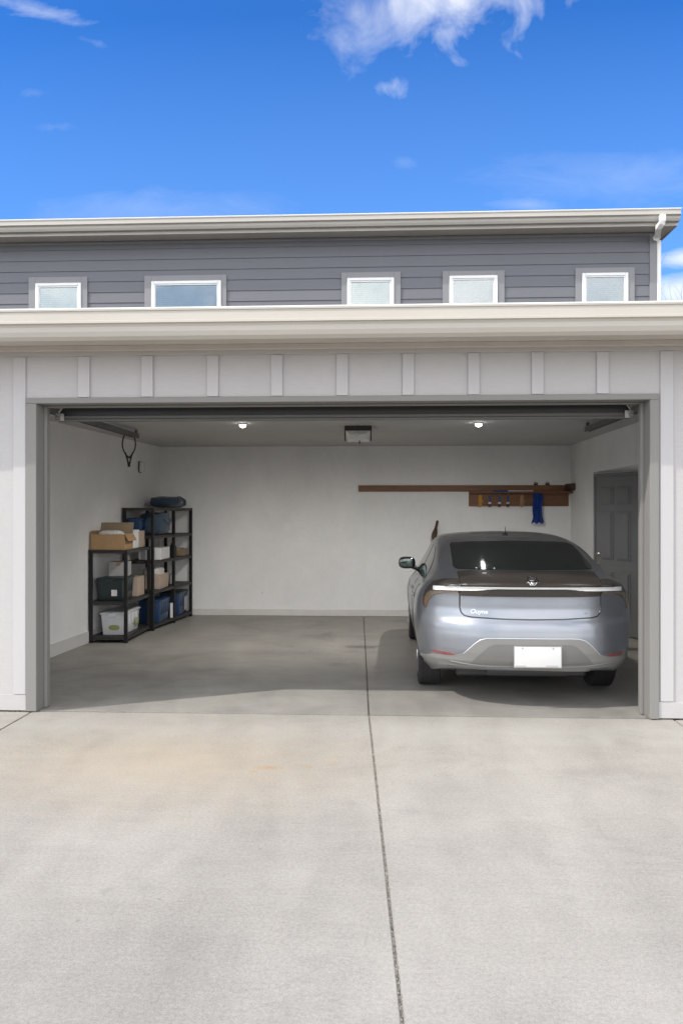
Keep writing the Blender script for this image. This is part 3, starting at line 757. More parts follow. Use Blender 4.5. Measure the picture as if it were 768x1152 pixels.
def carton(name, label, cat, loc, s, m, rz=0, flaps=(), tape=True, lid=False, group=None):
    o = thing(name, label, cat, loc, rz, group); w, d, h = s
    bb = B()
    if flaps:
        t = .006
        bb.box(-w / 2, w / 2, -d / 2, d / 2, .001, .008); bb.box(-w / 2, w / 2, -d / 2, -d / 2 + t, .0085, h, .001); bb.box(-w / 2, w / 2, d / 2 - t, d / 2, .0085, h, .001)
        bb.box(-w / 2, -w / 2 + t, -d / 2 + t + .0005, d / 2 - t - .0005, .0085, h, .001); bb.box(w / 2 - t, w / 2, -d / 2 + t + .0005, d / 2 - t - .0005, .0085, h, .001)
    else: bb.box(-w / 2, w / 2, -d / 2, d / 2, .001, h, .004)
    body = bb.build('body', m, o)
    for (side, ang, L, fm) in flaps:
        bb = B(); a = R(ang)
        if side in 'ns':
            sg = 1 if side == 'n' else -1; y0_ = sg * d / 2
            bb.prism([(y0_, h + .001), (y0_ + sg * math.cos(a) * L, h + math.sin(a) * L), (y0_ + sg * math.cos(a) * L, h + math.sin(a) * L + .006), (y0_, h + .007)], -w / 2 + .003, w / 2 - .003, 'x')
        else:
            sg = 1 if side == 'e' else -1; x0_ = sg * w / 2
            bb.prism([(x0_, h + .001), (x0_ + sg * math.cos(a) * L, h + math.sin(a) * L), (x0_ + sg * math.cos(a) * L, h + math.sin(a) * L + .006), (x0_, h + .007)], -d / 2 + .003, d / 2 - .003, 'y')
        bb.build('flap', fm, o)
    if tape and not flaps:
        bb = B(); bb.box(-.025, .025, -d / 2 - .0015, d / 2 + .0015, h + .0005, h + .002); bb.box(-.025, .025, -d / 2 - .0018, -d / 2 - .0003, h * .72, h + .002); bb.build('tape', M['tape'], o)
    return o
def tote(name, label, loc, s, m, lm, rz=0, group=None, lidh=.03):
    o = thing(name, label, 'storage box', loc, rz, group); w, d, h = s
    bb = B(); bb.box(-w / 2 + .012, w / 2 - .012, -d / 2 + .012, d / 2 - .012, .001, h - lidh - .001, .012, 2, taper=.90)
    for k in (-.3, -.1, .1, .3):   # moulded ribs
        bb.box(w / 2 - .020, w / 2 - .008, d * k - .012, d * k + .012, h * .35, h - lidh - .02, .003); 
    bb.smooth = True; bb.build('body', m, o)
    bb = B(); bb.box(-w / 2, w / 2, -d / 2, d / 2, h - lidh, h - .008, .006, 2); bb.box(-w / 2 + .025, w / 2 - .025, -d / 2 + .025, d / 2 - .025, h - .0075, h, .003); bb.smooth = True
    lid = bb.build('lid', lm, o)
    for s_ in (-1, 1):
        bb = B(); bb.box(-.05, .05, min(s_ * d / 2 - s_ * .004, s_ * d / 2 + s_ * .012), max(s_ * d / 2 - s_ * .004, s_ * d / 2 + s_ * .012), h - lidh - .035, h - .012, .004); bb.build('latch', lm, o)
    return o
lx = (sX0 + sX1) / 2
# on top of the low shelf
c1 = carton('cardboard_box', 'open brown cardboard box with raised flaps at the front of the low shelf top', 'box', (lx - .01, sY0 + .20, 1.191), (.44, .36, .20), M['cardboard'], 0,
            flaps=(('n', 70, .15, M['cardboard2']), ('w', 100, .04, M['cardboard']), ('e', -60, .10, M['cardboard'])))
b = B(); b.sell((0, 0, .05), (.15, .12, .04), .7, lump=.12, seed=4); o = b.build('crumpled_paper', M['paper']); o.location = (lx - .02, sY0 + .22, 1.345); tag(o, 'crumpled white paper in the open brown box', 'paper')
b = B(); b.box(-.15, .15, -.002, .002, .0, .25, .001); b.box(-.15, -.10, -.05, .05, 0, .002)
BX = thing('archive_box', 'white file box standing behind the open brown box', 'box', (lx + .07, sY0 + .55, 1.191)); b.bm.free()
b = B(); b.box(-.13, .13, -.12, .12, .001, .215, .004); b.build('body', M['paper'], BX)
b = B(); b.box(-.137, .137, -.127, .127, .216, .245, .004); b.build('lid', M['paper'], BX)
b = B(); b.box(-.05, .05, -.1225, -.1205, .10, .15, .001); b.build('label_card', M['greybox'], BX)
carton('cardboard_box', 'plain beige carton at the far end of the low shelf top', 'box', (lx + .05, sY0 + .86, 1.191), (.27, .28, .225), M['cardbeige'])
# middle shelf
t1 = tote('storage_tote', 'dark green lidded tote with a white label on the middle low shelf', (lx + .005, sY0 + .31, .531), (.36, .50, .30), M['totegreen'], M['totegreen'])
b = B(); b.box(.02, .095, -.2475, -.2455, .065, .145, .0005); b.build('label_card', M['paper'], t1)
carton('cardboard_box', 'tan taped carton beside the dark green tote on the middle low shelf', 'box', (lx + .06, sY0 + .80, .531), (.27, .30, .26), M['cardbeige'])
carton('cardboard_box', 'grey box lying on the lid of the dark green tote', 'box', (lx + .03, sY0 + .40, .832), (.25, .22, .19), M['greybox'], .1)
# bottom shelf
t2 = tote('storage_tote', 'milky white plastic tote with a yellow green mark on the bottom low shelf', (lx + .03, sY0 + .43, .086), (.32, .72, .30), M['toteclear'], M['toteclear'])
b = B(); b.sell((.02, -.335, .10), (.07, .008, .032), .7); b.build('mark', mat('olive_label', (.30, .32, .12), .6), t2)
b = B(); b.sell((.155, .20, .12), (.006, .09, .05), .7); b.build('mark', mat('olive_label_pale', (.34, .37, .22), .6), t2)
# tall shelf contents
TA = math.atan2(TL, tY1 - tY0); txm0 = (tX0 + tX1) / 2 + .005
tm = lambda y: txm0 + TL * (y - tY0) / (tY1 - tY0)
bay1 = tY0 + .44; bay2 = tY0 + 1.26
dz = 1.736
D_ = thing('duffel_bag', 'navy duffel bag lying on top of the tall shelf', 'bag', (tm(bay2 - .18) + .03, bay2 - .18, dz), -TA)
b = B(); b.sell((0, 0, .088), (.20, .40, .086), .55, 36, 20, lump=.035, seed=2); b.build('body', M['navy'], D_)
b = B(); b.tube([(.198, -.18, .05), (.215, -.14, .12), (.17, -.05, .17), (.17, .05, .17), (.215, .14, .12), (.198, .18, .05)], .010, 8); b.build('handle', M['navy'], D_)
b = B(); b.box(.02, .09, -.397, -.391, .07, .11, .001); b.build('patch', M['greybox'], D_)
b = B(); b.box(.197, .2035, -.10, .05, .072, .098, .001)
b.build('lettering', M['paper'], D_)
D2_ = thing('denim_bag', 'slouchy blue denim bag on the second highest tier of the tall shelf', 'bag', (tm(bay1 + .12) + .02, bay1 + .12, 1.341), -TA)
b = B(); b.sell((0, 0, .165), (.18, .26, .163), .5, 36, 24, lump=.03, seed=9); b.build('body', M['denim'], D2_)
b = B(); b.tube([(.16, -.12, .26), (.20, -.10, .20), (.205, .0, .15), (.20, .10, .20), (.16, .12, .26)], .009, 8); b.build('strap', M['denim'], D2_)
b = B(); b.box(.181, .19, .12, .15, .05, .08, .002); b.build('buckle', M['brushmetal'], D2_)
tote('storage_tote', 'small navy tote beside the denim bag, near end of the tall shelf', (tm(tY0 + .16) - .10, tY0 + .16, 1.341), (.22, .24, .25), M['toteblue'], M['toteblue'])
w1 = carton('cardboard_box', 'white carton on the middle tier of the tall shelf', 'box', (tm(bay1 + .02) + .05, bay1 + .02, .986), (.32, .50, .17), M['paper'], tape=False)
b = B(); b.box(-.12, .10, -.254, -.2515, .02, .15, .001); b.build('side_label', M['toteclear'], w1)
carton('cardboard_box', 'small olive tan carton on the middle tier by the back wall', 'box', (tm(bay2 + .12) + .10, bay2 + .12, .986), (.20, .22, .115), M['cardboard2'])
b = B(); b.lathe([(.055, 0), (.062, .02), (.062, .13), (.05, .16), (.03, .175), (.028, .20), (.004, .20)], (0, 0, .001), 'z', 20); o = b.build('canister', M['blackplastic']); o.location = (tm(bay2 - .14) + .08, bay2 - .14, .986); tag(o, 'black canister beside the small olive carton', 'canister')
WB = thing('laundry_box', 'cream box overflowing with white cloth on the second lowest tier', 'box', (tm(bay1) + .05, bay1, .561))
b = B(); b.box(-.16, .16, -.24, .24, .001, .21, .006, taper=.94)
for k in range(-3, 4): b.box(.155, .1615, k * .06 - .006, k * .06 + .006, .02, .19, .002)
b.build('body', M['cardbeige'], WB)
b = B(); b.sell((0, -.02, .235), (.14, .20, .085), .8, 36, 20, lump=.09, seed=5); b.build('cloth', M['cloth'], WB)
carton('cardboard_box', 'pale low carton on the second lowest tier by the back wall', 'box', (tm(bay2 - .05) - .05, bay2 - .05, .561), (.22, .26, .14), M['greybox'])
tote('storage_tote', 'navy tote in the near bay at the foot of the tall shelf', (tm(bay1 - .02) + .06, bay1 - .02, .086), (.34, .56, .33), M['toteblue'], M['toteblue'])
tb = tote('storage_tote', 'navy tote with a grey end, far bay at the tall shelf foot', (tm(bay2 + .0) + .05, bay2 + .0, .086), (.34, .54, .36), M['toteblue'], M['totegreen'])
b = B(); b.box(.157, .166, .02, .22, .05, .26, .003); b.build('grey_panel', M['greybox'], tb)
b = B(); b.box(-.02, .02, -.005, .005, 0, .22, .002); o = b.build('paper_stack', M['paper']); o.location = (tm(bay1 + .30) + .20, bay1 + .30, .087); tag(o, 'upright pale papers wedged beside the near navy tote', 'papers')

# ------------------------------------------------------------------ wall rail and rack on the back wall
yw = YB - .001
a = at_y(403, 546, yw); c = at_y(525, 553, yw); e = at_y(645, 545, yw)
b = B(); b.box(a.x, RX - .012, yw - .028, yw, c.z, at_y(470, 546, yw).z, .004)
RL = tag(b.build('wall_rail', M['wood']), 'long thin brown wooden rail across the back wall', 'rail')
RK = thing('tool_rack', 'brown wooden peg rack with a ledge on the back wall above the car', 'tool rack', (0, yw, 0))
q0 = at_y(527, 554.5, yw); q1 = at_y(641, 569.5, yw); zt_ = c.z - .002
b = B(); b.box(q0.x, q1.x - .03, -.030, 0, q1.z, zt_ - .03, .004); b.build('back_board', M['wood'], RK)
b = B(); b.box(q0.x - .0, q1.x + .02, -.15, 0, zt_ - .028, zt_ - .004, .004); b.build('ledge', M['wood'], RK)
b = B(); b.prism([(RX - .10, -.030), (RX - .013, -.030), (RX - .013, -.33), (RX - .055, -.33)], at_y(645, 552, yw).z, at_y(645, 544.5, yw).z, 'z', .003); b.build('end_bracket', M['darkwood'], RK)
hang = [(540, 'leather'), (550.5, 'brush'), (561.5, 'brush'), (571, 'brush'), (587, 'tan')]
pegx = [at_y(p_[0], 560, yw - .06).x for p_ in hang] + [at_y(603, 555, yw - .06).x]
for px_ in pegx:
    b = B(); b.tube([(px_, -.028, zt_ - .055), (px_, -.075, zt_ - .050), (px_, -.085, zt_ - .035)], .005, 8); b.build('peg', M['steel'], RK)
names = {550.5: 'blue handled brush hanging first after the yellow glove', 561.5: 'blue handled brush hanging in the middle of three', 571: 'blue handled brush hanging nearest the tan glove'}
for (px_, kd), X in zip(hang, pegx):
    z0 = zt_ - .060
    if kd in ('leather', 'tan'):
        mt = M['yellow'] if kd == 'leather' else M['tan']
        o = thing('work_glove', ('yellow work glove' if kd == 'leather' else 'tan work glove') + ' hanging on the wooden rack', 'glove', (X, yw - .066, z0), group='gloves on the rack')
        b = B(); b.sell((0, 0, -.075), (.034, .013, .065), .8, 20, 12, lump=.03, seed=1)
        for k, (ox, L) in enumerate(((-.022, .045), (-.008, .055), (.007, .052), (.021, .040))):
            b.tube([(ox, 0, -.125), (ox * 1.15, .003, -.135 - L * .6), (ox * 1.2, .006, -.135 - L)], [.010, .009, .005], 8)
        b.tube([(.028, 0, -.07), (.045, .002, -.10), (.048, .004, -.125)], [.010, .009, .005], 8)
        b.build('hand', mt, o)
        b = B(); b.box(-.030, .030, -.012, .012, -.03, .005, .005); b.build('cuff', mt, o)
    else:
        o = thing('hand_brush', names[px_], 'brush', (X, yw - .066, z0), group='brushes on the rack')
        b = B(); b.lathe([(.006, .0), (.012, -.01), (.015, -.05), (.012, -.085), (.016, -.105)], (0, 0, 0), 'z', 12); b.build('grip', M['blue'], o)
        b = B(); b.box(-.024, .024, -.011, .011, -.135, -.106, .003); b.build('ferrule', M['brushmetal'], o)
        b = B(); b.box(-.023, .023, -.010, .010, -.185, -.136, .004); b.build('bristles', M['bristle'], o)
# towel
X = pegx[-1]; TW_ = .075
b = B(); nx, nz = 14, 26; grid = []
for j in range(nz + 1):
    row = []; v_ = j / nz; zz_ = zt_ - .03 - v_ * .47
    wd = TW_ * (1.0 + (.35 if v_ > .82 else 0) * (v_ - .82) / .18)
    for i in range(nx + 1):
        u_ = i / nx * 2 - 1
        yy_ = -.115 + .018 * math.sin(u_ * 7 + v_ * 2) * (.4 + v_) + .006 * math.sin(u_ * 17 + 3 * v_)
        row.append(b.bm.verts.new((u_ * wd + .006 * math.sin(9 * v_), yy_, zz_ + (.015 * math.sin(u_ * 8) if j == nz else 0))))
    grid.append(row)
for j in range(nz):
    for i in range(nx): b.bm.faces.new((grid[j][i], grid[j][i + 1], grid[j + 1][i + 1], grid[j + 1][i]))
bmesh.ops.solidify(b.bm, geom=list(b.bm.faces), thickness=.012)
b.smooth = True
TO = b.build('towel', M['royal']); TO.location = (X, yw - .06, 0); tag(TO, 'royal blue towel hanging at the right of the wooden rack', 'towel')
p = at_y(575, 551.5, yw - .09)
b = B(); b.tube([(-.30, 0, .014), (-.05, 0, .014)], .013, 10); st = b.build('roller_pole', M['blue'])
st.location = (p.x, yw - .08, zt_ - .003); tag(st, 'pole with blue grip and pale shaft lying on the rack ledge', 'pole')
b = B(); b.tube([(-.05, 0, .014), (.34, 0, .014)], .010, 10); b.build('shaft', M['whiteplastic'], st)
for px_, lb in ((603, 'black clip standing on the rack ledge above the towel'), (616, 'black clip standing on the rack ledge right of the towel')):
    p = at_y(px_, 545, yw - .06)
    b = B(); b.box(-.04, .04, -.02, .02, 0.001, .035, .006); b.tube([(-.03, 0, .03), (-.01, 0, .06), (.02, 0, .055), (.035, 0, .035)], .006, 6); o = b.build('clip', M['blackplastic']); o.location = (p.x, yw - .06, zt_ - .003 + (c.z - zt_) * 0 ); o.location.z = at_y(470, 546, yw).z + .001; o.location.y = yw - .020; o.scale = (.8, .6, .8); tag(o, lb, 'clip')
# leaning pole left of the car
pt = at_y(492, 586, YB - .06); pb = at_z(462, 700)
b = B(); pbv = Vector((pt.x - .36, YB - .55, .012)); ptv = Vector((pt.x, YB - .045, pt.z))
dirv = ptv - pbv
P = lambda t: tuple(pbv + dirv * t)
b.tube([P(0), P(.5), P(.80)], .015, 10); pole = b.build('leaning_tool', M['pole_wood']); tag(pole, 'dark red brown long handled tool leaning on the back wall left of the car', 'tool')
b = B(); b.tube([P(.801), P(.83), P(.87), P(.92), P(.925), P(1.0)], [.018, .040, .045, .026, .022, .020], 12); b.build('grip', M['pole_wood'], pole)

# ------------------------------------------------------------------ car
cx = at_y(596, 660, .22).x
CAR = thing('parked_car', 'silver blue fastback sedan parked nose in with its tail to the doorway', 'car', (cx, .20, 0), -R(0.8))
CAR.location.x += .022; CAR.rotation_euler.z = R(-0.1); CAR.scale = (1.020, 1, 1)
ST = [
 (0.0, [(.72,.325),(.83,.41),(.875,.60),(.885,.76),(.865,.90),(.82,.99),(.74,1.045),(.60,1.068),(.35,1.080),(0,1.085)]),
 (.14, [(.76,.285),(.87,.39),(.905,.60),(.92,.77),(.895,.93),(.845,1.03),(.75,1.080),(.61,1.112),(.35,1.128),(0,1.133)]),
 (.36, [(.80,.25),(.90,.38),(.935,.60),(.945,.78),(.92,.94),(.86,1.045),(.755,1.105),(.62,1.155),(.35,1.178),(0,1.183)]),
 (.80, [(.80,.22),(.90,.38),(.945,.60),(.95,.78),(.925,.92),(.875,1.01),(.775,1.125),(.675,1.235),(.43,1.283),(0,1.296)]),
 (1.3, [(.82,.20),(.90,.36),(.935,.56),(.942,.75),(.925,.90),(.875,.98),(.765,1.18),(.675,1.338),(.46,1.398),(0,1.415)]),
 (1.9, [(.82,.19),(.895,.35),(.928,.55),(.935,.74),(.92,.88),(.875,.96),(.755,1.21),(.660,1.388),(.45,1.446),(0,1.465)]),
 (2.5, [(.82,.19),(.895,.35),(.928,.55),(.935,.73),(.92,.87),(.875,.95),(.755,1.20),(.65,1.385),(.45,1.441),(0,1.460)]),
 (3.0, [(.82,.19),(.895,.35),(.928,.55),(.935,.72),(.915,.86),(.872,.93),(.760,1.14),(.62,1.310),(.35,1.365),(0,1.375)]),
 (3.6, [(.81,.20),(.895,.36),(.93,.56),(.935,.72),(.905,.84),(.850,.90),(.760,.965),(.62,1.020),(.35,1.055),(0,1.065)]),
 (4.1, [(.78,.22),(.88,.38),(.92,.56),(.915,.68),(.87,.78),(.80,.83),(.70,.865),(.56,.890),(.32,.915),(0,.925)]),
 (4.5, [(.68,.25),(.80,.38),(.84,.52),(.83,.62),(.78,.69),(.70,.72),(.60,.745),(.46,.765),(.26,.785),(0,.79)]),
 (4.68,[(.50,.30),(.60,.38),(.64,.48),(.63,.55),(.60,.60),(.54,.625),(.46,.645),(.36,.66),(.2,.675),(0,.68)]),
]
def cr(p0, p1, p2, p3, t, a0=0, a1=1):
    return .5 * ((2 * p1) + (-p0 + p2) * t + (2 * p0 - 5 * p1 + 4 * p2 - p3) * t * t + (-p0 + 3 * p1 - 3 * p2 + p3) * t ** 3)
def sec_dense(sec, n=7):
    out = []; L = len(sec)
    for i in range(L - 1):
        p0 = sec[max(i - 1, 0)]; p1 = sec[i]; p2 = sec[i + 1]
        p3 = sec[i + 2] if i + 2 < L else (-sec[L - 2][0], sec[L - 2][1])
        for k in range(n):
            t = k / n; out.append((cr(p0[0], p1[0], p2[0], p3[0], t), cr(p0[1], p1[1], p2[1], p3[1], t)))
    out.append(sec[-1]); return out
dense = [(y, sec_dense(s)) for y, s in ST]
def station(y):
    ys = [d[0] for d in dense]
    for i in range(len(ys) - 1):
        if y <= ys[i + 1] + 1e-9: break
    i0, i1, i2, i3 = max(i - 1, 0), i, i + 1, min(i + 2, len(ys) - 1)
    # finite-difference cubic hermite for uneven spacing
    h = ys[i2] - ys[i1]; t = (y - ys[i1]) / h; out = []
    for k in range(len(dense[0][1])):
        r = []
        for c_ in (0, 1):
            v0, v1, v2, v3 = (dense[j][1][k][c_] for j in (i0, i1, i2, i3))
            m1 = (v2 - v0) / (ys[i2] - ys[i0]) if i1 != i0 else (v2 - v1) / h
            m2 = (v3 - v1) / (ys[i3] - ys[i1]) if i3 != i2 else (v2 - v1) / h
            t2, t3 = t * t, t ** 3
            r.append((2 * t3 - 3 * t2 + 1) * v1 + (t3 - 2 * t2 + t) * h * m1 + (-2 * t3 + 3 * t2) * v2 + (t3 - t2) * h * m2)
        out.append(tuple(r))
    return out
GP = [(.20, .14), (.30, .11), (.36, .045), (.42, .010), (.50, .0), (.60, .0), (.70, .008), (.73, .018), (.775, .046), (.86, .060), (.95, .062), (1.02, .055), (1.06, .030), (1.085, .022), (1.12, .03), (1.5, .05)]
def gz(z):
    for (a_, va), (b_, vb_) in zip(GP, GP[1:]):
        if z <= b_:
            t = max(0, (z - a_) / (b_ - a_)); t = t * t * (3 - 2 * t); return va + (vb_ - va) * t
    return GP[-1][1]
def warp(x, y, z):
    if y < 1.2:
        w = (1 - y / 1.2) ** 2
        y = y + w * (.36 * (min(abs(x), .95) / .90) ** 3.2 + gz(z))
    if y > 3.9:
        y -= ((y - 3.9) / .78) ** 2 * .35 * (abs(x) / .6) ** 2
    return (x, y, z)
ysamp = [0, .015, .035, .06, .09, .12, .16, .2, .25, .3] + [.36 + .06 * i for i in range(15)] + [1.3 + .1 * i for i in range(30)] + [4.3, 4.38, 4.46, 4.54, 4.61, 4.68]
ysamp = sorted(set(round(v, 4) for v in ysamp)); ysamp = [v for v in ysamp if v <= 4.68]
bm = bmesh.new(); rings = []
for y in ysamp:
    s_ = station(y)
    if y < .06:   # round the tail edge a little
        k_ = 1 - .035 * (1 - y / .06) ** 2
        s_ = [(x * k_, .6 + (z - .6) * (1 - .02 * (1 - y / .06) ** 2)) for x, z in s_]
    rr_ = [bm.verts.new(warp(x, y, z)) for x, z in s_]
    ll_ = [bm.verts.new(warp(-x, y, z)) for x, z in s_[:-1]]
    rings.append((rr_, ll_))
n_ = len(rings[0][0])
for (r0, l0), (r1, l1) in zip(rings, rings[1:]):
    A = l0 + r0[::-1]; C = l1 + r1[::-1]      # left bottom ... hmm order: left bottom->top, then right top->bottom
    for i in range(len(A) - 1): bm.faces.new((A[i], A[i + 1], C[i + 1], C[i]))
    bm.faces.new((A[-1], A[0], C[0], C[-1]))
def cap(ring, y, rev):
    r_, l_ = ring; NC = 26; rows = []
    for i in range(n_ - 1):
        x = r_[i].co.x; z = r_[i].co.z; row = [l_[i]]
        for k in range(1, NC):
            u = -1 + 2 * k / NC
            xx = x * u
            if rev: row.append(bm.verts.new((xx, r_[i].co.y - .12 * (1 - u * u) * 0 + 0, z)))
            else:
                wv = warp(xx, y, z); row.append(bm.verts.new(wv))
        row.append(r_[i]); rows.append(row)
    for a_, c_ in zip(rows, rows[1:]):
        for k in range(NC): bm.faces.new((a_[k], c_[k], c_[k + 1], a_[k + 1]))
    top = rows[-1]; tv = r_[-1]
    for k in range(NC): bm.faces.new((top[k], tv, top[k + 1]))
    # bottom edge polygon to close against the floor pan
    bot = rows[0]
    return bot
bA = cap(rings[0], 0, False); bC = cap(rings[-1], ysamp[-1], True)
# close the bottom: the first and last cap rows bridge to the straight floor quads
for bot, ring in ((bA, rings[0]), (bC, rings[-1])):
    bm.faces.new(bot)
bmesh.ops.recalc_face_normals(bm, faces=list(bm.faces))
me = bpy.data.meshes.new('body'); bm.to_mesh(me); me.materials.append(M['paint'])
me.materials.append(M['blackplastic'])
body = bpy.data.objects.new('body', me); COL.objects.link(body)
# smooth reference for projecting trim pieces
bmesh.ops.triangulate(bm, faces=list(bm.faces)); BV = BVHTree.FromBMesh(bm); bm.free()
WR, RA, FA_ = .330, 1.12, 3.95
bm = bmesh.new()
for yy in (RA, FA_):
    for s_ in (-1, 1):
        mtx = Matrix.Translation((s_ * .86, yy, WR + .01)) @ Matrix.Rotation(R(90), 4, 'Y')
        bmesh.ops.create_cone(bm, cap_ends=True, segments=48, radius1=WR + .045, radius2=WR + .045, depth=.46, matrix=mtx)
cm = bpy.data.meshes.new('cut'); bm.to_mesh(cm); bm.free(); cm.materials.append(M['blackplastic'])
cut = bpy.data.objects.new('cut', cm); COL.objects.link(cut)
mod = body.modifiers.new('b', 'BOOLEAN'); mod.object = cut; mod.operation = 'DIFFERENCE'; mod.solver = 'EXACT'; mod.material_mode = 'TRANSFER'
dg = bpy.context.evaluated_depsgraph_get(); nm = bpy.data.meshes.new_from_object(body.evaluated_get(dg))
body.modifiers.clear(); body.data = nm; nm.name = 'body'
bpy.data.objects.remove(cut); bpy.data.meshes.remove(cm)
for p_ in nm.polygons: p_.use_smooth = True
nm.set_sharp_from_angle(angle=R(34))
body.parent = CAR

def patch(name, poly, m, axis='y', off=.003, res=.03, depth=.012, parent=CAR, side=1, smooth_poly=0, start=None):
    """a trim piece of real thickness shaped by an outline and laid on the body surface"""
    pts = list(poly)
    for _ in range(smooth_poly):
        q = []
        for i in range(len(pts)):
            a_, c_ = pts[i], pts[(i + 1) % len(pts)]
            q += [(a_[0] * .75 + c_[0] * .25, a_[1] * .75 + c_[1] * .25), (a_[0] * .25 + c_[0] * .75, a_[1] * .25 + c_[1] * .75)]
        pts = q
    bb = bmesh.new(); vs = [bb.verts.new((p_[0], p_[1], 0)) for p_ in pts]
    tris = tessellate_polygon([[Vector((p_[0], p_[1], 0)) for p_ in pts]])
    for t in tris:
        try: bb.faces.new([vs[i] for i in t])
        except ValueError: pass
    for ax, rng in ((0, [p_[0] for p_ in pts]), (1, [p_[1] for p_ in pts])):
        k = math.ceil(min(rng) / res)
        while k * res < max(rng):
            co = Vector((k * res, 0, 0)) if ax == 0 else Vector((0, k * res, 0)); no = Vector((1, 0, 0)) if ax == 0 else Vector((0, 1, 0))
            bmesh.ops.bisect_plane(bb, geom=list(bb.verts) + list(bb.edges) + list(bb.faces), plane_co=co, plane_no=no, dist=1e-5); k += 1
    bmesh.ops.remove_doubles(bb, verts=list(bb.verts), dist=1e-4)
    nrm = {}
    for v in list(bb.verts):
        a_, c_ = v.co.x, v.co.y
        if axis == 'y': o_ = Vector((a_, -2 if side > 0 else 7, c_)); d_ = Vector((0, 1 if side > 0 else -1, 0))
        else: o_ = Vector((2 * side, a_, c_)); d_ = Vector((-side, 0, 0))
        h, nn, _, _ = BV.ray_cast(o_, d_)
        if h is None: h, nn, _, _ = BV.find_nearest(Vector((a_, 0, c_)) if axis == 'y' else Vector((side * .8, a_, c_)))
        if nn.dot(d_) > 0: nn = -nn
        v.co = h; nrm[v] = nn
    fr = list(bb.verts); off_in = {}
    ext = bmesh.ops.extrude_face_region(bb, geom=list(bb.faces))
    nvts = [g_ for g_ in ext['geom'] if isinstance(g_, bmesh.types.BMVert)]
    # extruded copy becomes the outer skin
    kd = {}
    for v in fr: kd[tuple(round(c_, 5) for c_ in v.co)] = nrm[v]
    for v in nvts:
        nn = kd.get(tuple(round(c_, 5) for c_ in v.co), Vector((0, -1, 0))); v.co = v.co + nn * off
    for v in fr:
        nn = nrm[v]; v.co = v.co - nn * depth
    bmesh.ops.recalc_face_normals(bb, faces=list(bb.faces))
    me_ = bpy.data.meshes.new(name); bb.to_mesh(me_); bb.free(); me_.materials.append(m)
    for p_ in me_.polygons: p_.use_smooth = True
    me_.set_sharp_from_angle(angle=R(40))
    o_ = bpy.data.objects.new(name, me_); COL.objects.link(o_); o_.parent = parent
    return o_
def surf(x, z, off=.002):
    h, nn, _, _ = BV.ray_cast(Vector((x, -2, z)), Vector((0, 1, 0)))
    if h is None: h, nn, _, _ = BV.find_nearest(Vector((x, 0, z)))
    if nn.y > 0: nn = -nn
    return h + nn * off
def line_on(name, pts, r, m, off=.0, parent=CAR, closed=False, n=60):
    q = []
    for i in range(len(pts) - (0 if closed else 1)):
        a_, c_ = pts[i], pts[(i + 1) % len(pts)]
        k_ = max(2, int(math.hypot(c_[0] - a_[0], c_[1] - a_[1]) / .02))
        for k in range(k_): q.append((a_[0] + (c_[0] - a_[0]) * k / k_, a_[1] + (c_[1] - a_[1]) * k / k_))
    if not closed: q.append(pts[-1])
    bb = B(); bb.tube([surf(x, z, off) for x, z in q], r, 6, closed); return bb.build(name, m, parent)
mirr = lambda pts: [(-x, z) for x, z in pts][::-1]
# rear glass
gb, gt = 1.172, 1.382
rg = patch('rear_window', [(-.590, gb), (.590, gb), (.612, gb + .018), (.590, gt - .022), (.572, gt - .006), (.40, gt + .006), (0, gt + .014), (-.40, gt + .006), (-.572, gt - .006), (-.590, gt - .022), (-.612, gb + .018)], M['carglass'], off=.004)
# smoked tail panel above the bar, its dark tone partly the ceiling's reflection
pn = patch('trunk_panel', [(-.578, .962), (.578, .962), (.585, 1.06), (.582, 1.155), (.50, 1.163), (0, 1.168), (-.50, 1.163), (-.582, 1.155), (-.585, 1.06)], M['carshade'], off=.004, res=.025)
bar = [(-.80, .998), (-.72, 1.003), (-.45, 1.012), (-.39, 1.018), (-.33, 1.028), (-.28, 1.032), (.28, 1.032), (.33, 1.028), (.39, 1.018), (.45, 1.012), (.72, 1.003), (.80, .998),
       (.80, 1.032), (.72, 1.039), (.45, 1.047), (-.45, 1.047), (-.72, 1.039), (-.80, 1.032)]
lb_ = patch('light_bar', bar, M['lightbar'], off=.0065, res=.02)
patch('handle_recess', [(-.40, .975), (.40, .975), (.33, 1.012), (.27, 1.022), (-.27, 1.022), (-.33, 1.012)], M['carblack'], off=.007, res=.03)
for s_ in (-1, 1):
    f = (lambda P_: P_) if s_ > 0 else mirr
    tl = patch('tail_light', f([(.592, .985), (.70, .982), (.80, .955), (.845, .90), (.868, .83), (.884, .86), (.88, .93), (.865, .985), (.83, 1.035), (.80, 1.065), (.72, 1.092), (.66, 1.10), (.597, 1.105)]), M['carshade'], off=.005, res=.02)
    patch('amber_lens', f([(.60, .984), (.70, .984), (.79, .960), (.838, .905), (.862, .835), (.870, .860), (.866, .920), (.850, .960), (.82, .990), (.60, .999)]), M['amber'], off=.008, res=.02, parent=tl)
    patch('turn_signal', f([(.842, .90), (.862, .84), (.870, .87), (.866, .92), (.850, .945)]), M['orange'], off=.010, res=.02, parent=tl)
    patch('reflector', f([(.61, .452), (.66, .474), (.80, .478), (.83, .472), (.78, .456), (.70, .450)]), M['red'], off=.008, res=.02)
# trunk lid shut line
sx_, zb_ = .588, .778
line_on('trunk_seam', [(-sx_, 1.15), (-sx_, .86), (-sx_ + .010, .82), (-sx_ + .035, .795), (-sx_ + .08, .785), (-.25, zb_ - .004), (0, zb_ - .008), (.25, zb_ - .004), (sx_ - .08, .785), (sx_ - .035, .795), (sx_ - .010, .82), (sx_, .86), (sx_, 1.15)], .0070, M['carblack'], -.0015)
